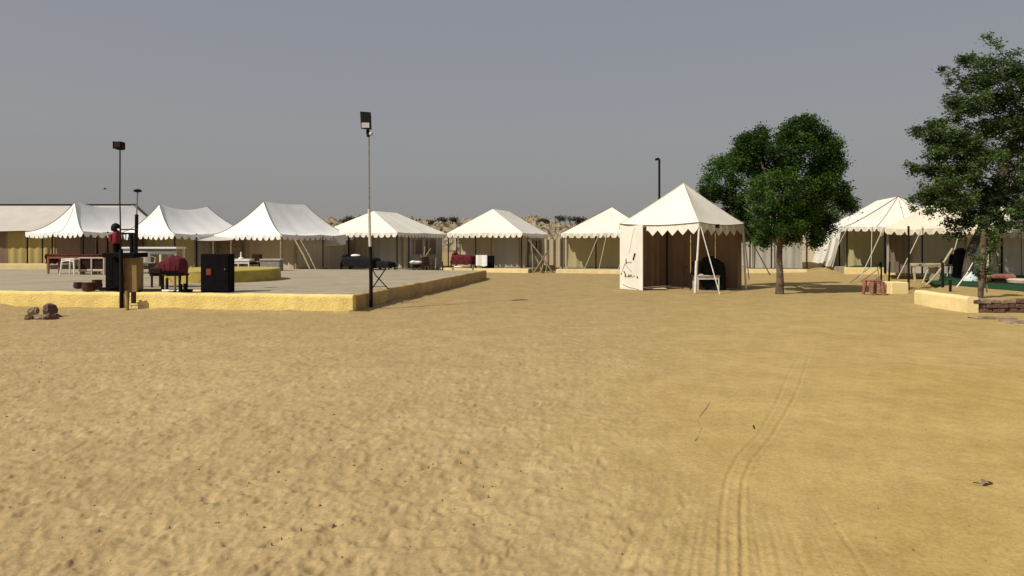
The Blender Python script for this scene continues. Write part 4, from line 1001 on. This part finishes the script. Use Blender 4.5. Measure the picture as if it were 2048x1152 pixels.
# right-hand tree
tb2 = G(1932,577); 
def T2(px, py, rx, rz_, w=1, dy=0, ry=None): return L_(px, py, rx, rz_, w, dy, ry, b=tb2)
lob2 = [T2(2010,140,60,38,.9), T2(1960,165,42,24,.5), T2(1985,200,80,34,1.2,.3), T2(1935,212,40,20,.4), T2(2060,230,90,80,2.0), T2(1975,255,60,26,.7), T2(1872,262,44,14,.45), T2(1905,285,50,26,.9),
        T2(1880,300,36,18,.4), T2(1950,320,62,30,1.0,-.3), T2(1860,338,36,15,.4,.2), T2(1905,345,52,30,.8,.2), T2(1858,388,32,24,.6), T2(1900,395,56,32,1.2), T2(1975,390,70,40,1.3,.3), T2(2050,360,80,70,1.8),
        T2(2040,420,50,34,.8,-.3), T2(1960,428,40,22,.5,-.2), T2(1908,468,20,34,.16,.1), T2(1925,440,30,18,.25), T2(2005,452,34,16,.15,-.3), T2(2140,260,110,120,2.4,.6), T2(2120,420,80,60,1.2,.6), T2(2020,300,80,80,1.2,1.8), T2(2090,150,80,50,1.0,.5)]
for i in range(70):
    lob2.append(T2(R.uniform(1850,2110), R.uniform(110,425), R.uniform(10,26), R.uniform(6,14), .10, R.uniform(-1.2,1.2)))
lob2 = [l for i, l in enumerate(lob2) if i < 26 or (l[0][0]+tb2.x)/(tb2.y+l[0][1])*F+1024 > 1868+abs((HZ-(l[0][2]-H)/(tb2.y)*F)-330)*.25]
lm2 = []
def tip(px, py, dy=0): return T2(px, py, 1, 1, 1, dy)[0]
for k, (a_, b_) in enumerate((((2020,330),(1890,258)),((1990,360),(1830,335)),((1975,390),(1842,395)),((2040,250),(1882,200)),((2050,220),(1885,138)),((2070,200),(1975,72)),((2060,330),(2110,250)),((2000,400),(1910,470)),((2010,420),(2040,450)),((2040,260),(1990,150)),((2060,300),(2060,180)))):
    p_, q_ = tip(*a_), tip(*b_, dy=R.uniform(-.4,.4)); s_ = (.6, .15, 2.0)
    m_ = ((p_[0]+q_[0])/2, (p_[1]+q_[1])/2, (p_[2]+q_[2])/2+.08)
    lm2.append(([s_, (p_[0]*.7+.3*s_[0], .1, p_[2]*.7+.3*s_[2]), p_, m_, q_], [.09,.06,.04,.02,.006]))
sprigs = []
for (x_, y_) in ((1975,72),(1988,82),(2000,92),(2018,102),(1885,137),(1893,142),(1905,148),(1920,156),(1882,197),(1893,198),(1905,202),(1822,258),(1833,258),(1845,260),(1858,264),(1812,330),(1822,332),(1834,334),(1846,336),(1826,398),(1836,404),(1845,262)):
    sprigs.append(T2(x_, y_, 8, 5, .1, R.uniform(-.3,.3)))
for i in range(60):
    y_ = R.uniform(110,430); x_ = 1862-28*sin((y_-110)/22.)+R.uniform(-14,40)+max(0, 260-y_)*.55; sprigs.append(T2(x_, y_, 13, 6, .2, R.uniform(-.6,.6)))
tree('large spreading green tree at the right edge, its branches hanging over the tents', tb2,
     ([(0,0,-.1),(.05,0,.6),(.2,.05,1.3),(.6,.15,2.0),(1.0,.2,2.8),(1.5,.2,3.8)], [.20,.16,.14,.13,.10,.05]), lm2,
     [leaf_mesh('crown', lob2, 98000, .078, M['leaf2'], 9, droop=.6, hollow=.1, clump=.19, nclump=1900), leaf_mesh('crown', sprigs, 7000, .085, M['leaf2'], 12, droop=.6, hollow=.0, clump=.17, nclump=170)], 'bark_dark')

# scrub on the ridge and one far tree
for i, (px_, py_, s_) in enumerate(((884,438,.8),(905,438,.7),(866,444,.8),(1072,444,1.2),(1084,441,1.0),(1118,436,.9),(1140,436,1.9),(1155,438,1.3),(1160,446,1.0),(700,437,.9),(690,442,.7),(1655,422,2.4),(1040,446,1.0))):
    Y_ = 73 if px_ < 1400 else 60
    z_ = ZZ(py_, Y_); mt = 'leaf3'
    me = leaf_mesh('foliage', [((0,0,.1),(s_*.6,s_*.5,.2),1),((s_*.4,0,.0),(s_*.5,.4,.2),1)], 420, .16, M[mt], 50+i, clump=.3, nclump=60, hollow=.2)
    if px_ > 1400: me = leaf_mesh('foliage', [((0,0,.3),(1.3,1,1.2),1)], 3500, .2, M['leaf2'], 50+i, clump=.5, nclump=120, hollow=.2); 
    r = empty('shrub', AT(px_,Y_,z_-(.1 if px_ < 1400 else 1)), 0, label='dry dark shrub on the rocky hill, '+('behind the left side of the red-bed tent','lowest of three left of the red-bed tent','nearest the floodlight-pole tent, left of the red-bed tent','low beside the right slope of the red-bed tent','just right of the red-bed tent peak slope','small one midway between two cream tents','widest of all, left of the half-hidden tent','at the roof slope of the half-hidden tent','lower one beside the half-hidden tent','over the right flank of the grey-sided peaked tent','leftmost of all, behind the grey-sided peaked tent','','touching the right roof slope of the red-bed tent')[i] if px_ < 1400 else 'distant tree top showing between the green tree and the large cream tent', cat='shrub' if px_ < 1400 else 'tree', group='shrubs on the rocky hill' if px_ < 1400 else None)
    link('foliage', me, r)
    MB().tube([(0,0,-.6 if px_ < 1400 else -3),(0,.02,.3)], .06, 5).build('stem', M['bark_dark'], r)

# ------------------------------------------------------------------ right foreground details
# yellow wall pieces by the turf
A = G(1828,608); B = G(1934,626)
roughwall('short pale yellow wall running towards the post on the right', A, B, .25, ZZ(581,A.y)-.0, 'yellow_pale', name='garden_wall', seedx=30, inward=(1,1))
r = empty('stone_wall', B, 0, label='rough low wall of flat stones, shade put into their colour, at the right edge', cat='wall')
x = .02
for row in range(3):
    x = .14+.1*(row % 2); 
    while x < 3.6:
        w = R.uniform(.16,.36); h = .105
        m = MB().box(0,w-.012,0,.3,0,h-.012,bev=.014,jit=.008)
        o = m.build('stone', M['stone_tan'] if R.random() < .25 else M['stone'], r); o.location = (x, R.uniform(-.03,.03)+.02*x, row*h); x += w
for i, (px_, py_, w, d) in enumerate(((1985,638,.85,.28),(2050,646,.8,.35))):
    o = MB().box(-w/2,w/2,-d/2,d/2,-.03,.05,bev=.02,jit=.02).build('ledge_shadow_slab', M['stone_tan'] if i != 2 else M['stone'], label=['long slab for ledge and shadow before the dark stone wall','slab for ledge and shadow at the very right edge before the stone wall','small slab for ledge and shadow left of the long one','small slab for ledge and shadow nearest the camera by the stone wall'][i], cat='stone'); o.location = G(px_,py_)  # slabs put in for a ledge and its shadows
# block by the red stool
Y_ = 20.5; a = AT(1774,Y_); b = AT(1808,Y_)
MB().box(a.x,b.x,Y_-.25,Y_+.3,-.1,.36,bev=.02).build('masonry_block', M['yellow_pale'], label='pale square masonry block right of the red stool', cat='block')
MB().box(a.x-.36,a.x-.02,Y_+.0,Y_+.4,-.1,.34,bev=.03,jit=.012).build('masonry_block', M['stone_tan'], label='darker rough masonry block just behind the red stool', cat='block')
r = stool('small red-brown wooden stool on the sand right of the tree shadow', G(1747,590), radians(8), 'redwood', .37, .46, th=1.9)
o = MB().box(-.05,.05,-.05,.05,0,.11,bev=.01).build('tin', M['wood'], label='small brown tin on the red-brown stool', cat='tin'); o.location = G(1747,590)+Vector((.14,0,.46))
# posts
for px_, pb_, pt_, rad, lb in ((1762,566,524,.035,'short black post behind the red-brown stool'),(1778,560,524,.04,'short black post leaning over the masonry block'),(1817,566,452,.045,'black post at the left end of the wooden bench'),
                               (1885,576,525,.05,'short black post under the right end of the wooden bench'),(1900,585,560,.045,'stubby black stake on the turf beside the bench')):
    p = G(px_,pb_,.25); h_ = ZZ(pt_,p.y)-.25
    o = MB().tube([(0,0,-.3),(.01,0,h_/2),(.03 if px_ == 1778 else 0,0,h_)], rad*.75, 8).build('post', M['black_metal'], label=lb, cat='post', smooth=50); o.location = p
p = G(1962,602,.2)
h_ = ZZ(458,p.y)-.2
r = empty('vine_post', p, 0, label='thick wooden post wound with a leafy vine on the stone wall', cat='post')
MB().tube([(-.02,0,-.2),(0,0,.5),(.05,0,1.2),(.07,0,h_)], [.055,.065,.068,.06], 9).build('post', M['bark_mid'], r, smooth=60)
def V_(px, py, rx, rz_, w=1, dy=0):
    s_ = p.y/F; return ((((px-1024)*s_)-p.x, dy, H-(py-HZ)*s_-p.z), (rx*s_, rx*s_, rz_*s_), w)
link('vine', leaf_mesh('vine', [V_(1972,462,10,12), V_(1982,500,10,28), V_(1960,520,5,24,.5), V_(1990,475,14,14), V_(1978,540,6,22,.5), V_(1955,545,5,14,.4), V_(1965,440,8,10)], 1700, .06, M['leaf2'], 33, clump=.12, nclump=140, hollow=.1), r)
MB().tube([(.15,0,1.9),(.2,.02,1.3),(.12,.02,.8),(.16,.02,.2)], .018, 5).build('stem', M['bark'], r)
# bench of bare wood
a = G(1822,563,.26); Y_ = a.y; b = AT(1882,Y_)
r = empty('wooden_bench', (a.x,Y_,.25), radians(-3), label='rough bare-wood bench with a slanted brace at its right end', cat='bench')
w = b.x-a.x; h = ZZ(527,Y_)-.25
MB().box(0,w,-.18,.18,h-.10,h,bev=.015,jit=.01).build('seat', M['wood_pale'], r)
MB().tube([(.08,-.1,0),(.04,-.1,h-.12)], .04, 7).build('leg', M['wood_pale'], r)
MB().tube([(w-.05,-.12,h-.02),(w+.28,-.12,h+.52)], .035, 7).build('brace', M['wood_pale'], r)
MB().tube([(w-.75,-.35,-.12),(w-.35,-.2,.2),(w-.06,-.12,h-.1)], .034, 7).build('leg', M['wood_pale'], r)
MB().tube([(.15,-.4,-.05),(.45,-.1,.3),(.55,-.1,h-.12)], .026, 7).build('leg', M['wood_pale'], r)
MB().box(w-.45,w-.08,-.02,.0,.05,h-.13).build('end_panel', M['wood_pale'], r)
o = MB().tube([(0,0,0),(.35,-.1,.55),(.5,-.15,.9)], [.02,.02,.014], 6).build('leaning_stick', M['pole_white'], label='pale stick leaning from the turf behind the stub stake', cat='stick'); o.location = G(1905,585,.12)
# turf patches
def patch(name, pts, z, label):
    m = MB(); m.prism([(q.x,q.y) for q in pts], z-.05, z); o = m.build(name, M['turf'], kind='stuff', label=label, cat='turf'); return o
patch('green_turf', [G(1868,572,.2), G(1948,580,.2), G(2160,600,.2), AT(2250,26), AT(1840,27.5)], .30, 'green turf carpet under the right-hand tree')
patch('green_turf', [AT(1697,32.7), AT(1835,31.9), AT(1850,34), AT(1712,34.4)], .385, 'strip of green turf on the platform of the large cream tent')
def bag(u, v):
    a = u*2*pi; pr = [(1,0),(.95,.1),(.6,.17),(.35,.24),(0,.30)]; k = v*4; i = min(int(k),3); q = k-i
    s = pr[i][0]*(1-q)+pr[i+1][0]*q; z = pr[i][1]*(1-q)+pr[i+1][1]*q
    return (.24*cos(a)*s*(1+.08*sin(3*a)), .18*sin(a)*s, z*(1+.1*sin(2*a)))
o = MB().grid(bag, 36, 10).build('white_bag', M['bluewhite'], smooth=60, label='crumpled bluish white bag on the turf left of the vine post', cat='bag'); o.location = AT(1943,21.5,.33)
MB().grid(lambda u,v: (AT(1948+14*u,23.5).x-.18*(1-v)*(1-u), 23.5+.05*sin(u*9), .33+1.3*v), 10, 6).build('hanging_cloth', M['bluewhite'], smooth=60, label='bluish white cloth hanging behind the vine post', cat='cloth')
o = empty('padded_bench', AT(1998,21.0,.30), 0, label='low bench with dark red padding right of the vine post', cat='bench')
MB().box(-.42,.40,-.25,.25,.12,.28,bev=.05).build('cushion', M['redwood'], o); MB().box(-.3,.3,-.2,.2,0,.119).build('base', M['wood_dark'], o)
o = MB().lathe([(.02,0),(.35,.03),(.38,.12),(.3,.16),(.02,.17)], 18).build('round_cushion', M['plastic_cream'], smooth=50, label='pale round cushion on the ground at the right edge', cat='cushion'); o.location = AT(2042,20.5,.30)
# dark things in the tent mouths on the right
chair('black chair in the mouth of the tent under the branches', AT(1900,25.0,.30), radians(180), 'black')
o = MB().grid(heap, 40, 10).build('covered_heap', M['dark_cloth'], smooth=70, label='black-covered heap under the branches beside the side curtain', cat='heap'); o.location = AT(1928,24.0,.32); o.scale = (.9,.9,.95)
o = MB().grid(heap, 40, 10).build('covered_heap', M['dark_cloth'], smooth=70, label='black-covered heap in the dark mouth of the large cream tent', cat='heap'); o.location = AT(1768,34.2,.37); o.scale = (1.1,1,1.25)

# guy pegs and ropes beside large tent
for px_, lb in ((1700,'left'),(1722,'right')):
    a = G(px_,566-(px_-1700)*.1,.05); b = AT(px_+45,31.5,.5)
    MB().tube([a,b], .014, 5).build('tent_rope', M['rope_dark'], label='brown rope pegged in the sand before the large cream tent, %s one of two' % lb, cat='rope')

# ------------------------------------------------------------------ foreground debris
def rubble():
    r0 = random.Random(5); c = G(82,634)
    specs = [(60,640,.17,.09,'stone'),(56,631,.12,.10,'stone'),(66,622,.17,.16,'stone_tan'),(78,634,.15,.10,'stone_tan'),(72,618,.10,.13,'stone_tan'),(100,620,.24,.22,'stone'),(104,630,.22,.13,'stone'),(92,634,.16,.10,'stone_tan'),(116,628,.14,.05,'stone')]
    for i, (px_, py_, w, h_, mt) in enumerate(specs):
        m = MB(); n = 9; pts = []
        for zl, sc in ((0,.9),(h_*.45,1.05),(h_*.85,.8),(h_,.4)):
            for k in range(n):
                a = 2*pi*k/n; q = w/2*sc*(.78+.45*r0.random()); pts.append((q*cos(a)*1.2, q*sin(a), zl+(r0.random()-.5)*.03))
        fs = [(j*n+k, j*n+(k+1)%n, (j+1)*n+(k+1)%n, (j+1)*n+k) for j in range(3) for k in range(n)]+[tuple(range(3*n,4*n)), tuple(range(n-1,-1,-1))]
        o = m.add(pts, fs).build('rubble_stone', M[mt], label=('leftmost low stone','small stone on the leftmost one','square upright stone on the left side','pale tan stone at the front','small stone standing at the back','largest dark stone on the right side','broad low stone under the largest one','low stone in the middle of the front','thin flat stone at the right tip')[i]+' of the rubble heap before the yellow wall', cat='stone', group='stones of the rubble heap')
        g = G(px_, 639 if py_ > 628 else 634); o.location = (g.x, g.y, max(0, ZZ(py_+8, g.y)) if py_ < 625 else 0); o.rotation_euler = (0,0,r0.random()*3)
rubble()
def twig(label, pts, rad, mt='wood_dark', z=.006):
    P = [G(x, y)+Vector((0,0,z)) for x, y in pts]
    return MB().tube(P, rad, 5).build('twig', M[mt], label=label, cat='twig')
twig('long thin twig lying on the sand in the foreground', [(1424,800),(1412,818),(1398,836)], [.002,.0035,.002], 'wood')
twig('crooked dark twig below the long thin one', [(1394,838),(1403,858),(1398,872),(1390,884)], [.0025,.004,.003,.007], 'wood')
twig('small dark dropping of wood left of the tyre track', [(1507,853),(1509,860)], [.008,.008], 'wood_dark')
r = empty('dead_leaf', G(1970,972)+Vector((0,0,.02)), .4, label='curled dead leaf on the smooth sand at the lower right', cat='leaf')
MB().grid(lambda u,v: (-.05+.10*u, -.025+.05*v*(1-abs(2*u-1)*.6), .012*sin(u*4)+.02*abs(v-.5)), 6, 4).build('blade', M['wood'], r)
MB().tube([(-.09,.02,.01),(-.05,0,.005)], .003, 5).build('stalk', M['wood_dark'], r)
# pebbles: nobody could count them
rg = random.Random(3); m = MB()
for i in range(1100):
    px_ = rg.uniform(-50,2100); py_ = 600+520*rg.random()**1.3; 
    if px_ > 1350 and rg.random() < .75: continue
    g = G(px_, py_); s_ = rg.uniform(.002,.008)*(1+g.y*.08)*(1.6 if rg.random() < .06 else 1)
    if g.x > P0.x and g.y > 14.2 and px_ < 1000: continue
    t_ = s_*rg.uniform(.5,.9); zz = s_*.7
    m.add([(g.x-s_,g.y,-.03),(g.x,g.y-t_,-.03),(g.x+s_,g.y,-.03),(g.x,g.y+t_,-.03),(g.x-s_*.9,g.y,zz*.5),(g.x,g.y-t_,zz*.4),(g.x+s_*.8,g.y,zz*.6),(g.x,g.y+t_*.8,zz*.5),(g.x,g.y,zz)],
          [(0,1,5,4),(1,2,6,5),(2,3,7,6),(3,0,4,7),(4,5,8),(5,6,8),(6,7,8),(7,4,8)])
m.build('pebbles', M['wood'], kind='stuff', label='tiny pebbles scattered over the sand', cat='pebbles')
# bird
r = AT(210,40,ZZ(378,40))
m = MB(); m.add([(-.14,0,0),(-.04,.03,.02),(.02,.02,.045),(.14,0,.02),(.02,-.02,-.02),(.0,-.22,.05),(-.04,.22,.05),(.05,-.05,.01),(.05,.05,.01),(.12,.05,.02)],
    [(0,1,2),(1,3,2),(0,4,1),(4,3,1),(0,2,4),(2,3,4),(1,5,7),(5,1,4),(1,6,8),(6,1,2)])
o = m.build('bird', M['black'], label='small dark bird gliding above the leftmost peaked tent', cat='bird'); o.location = r; o.rotation_euler = (.3,.0,.5)
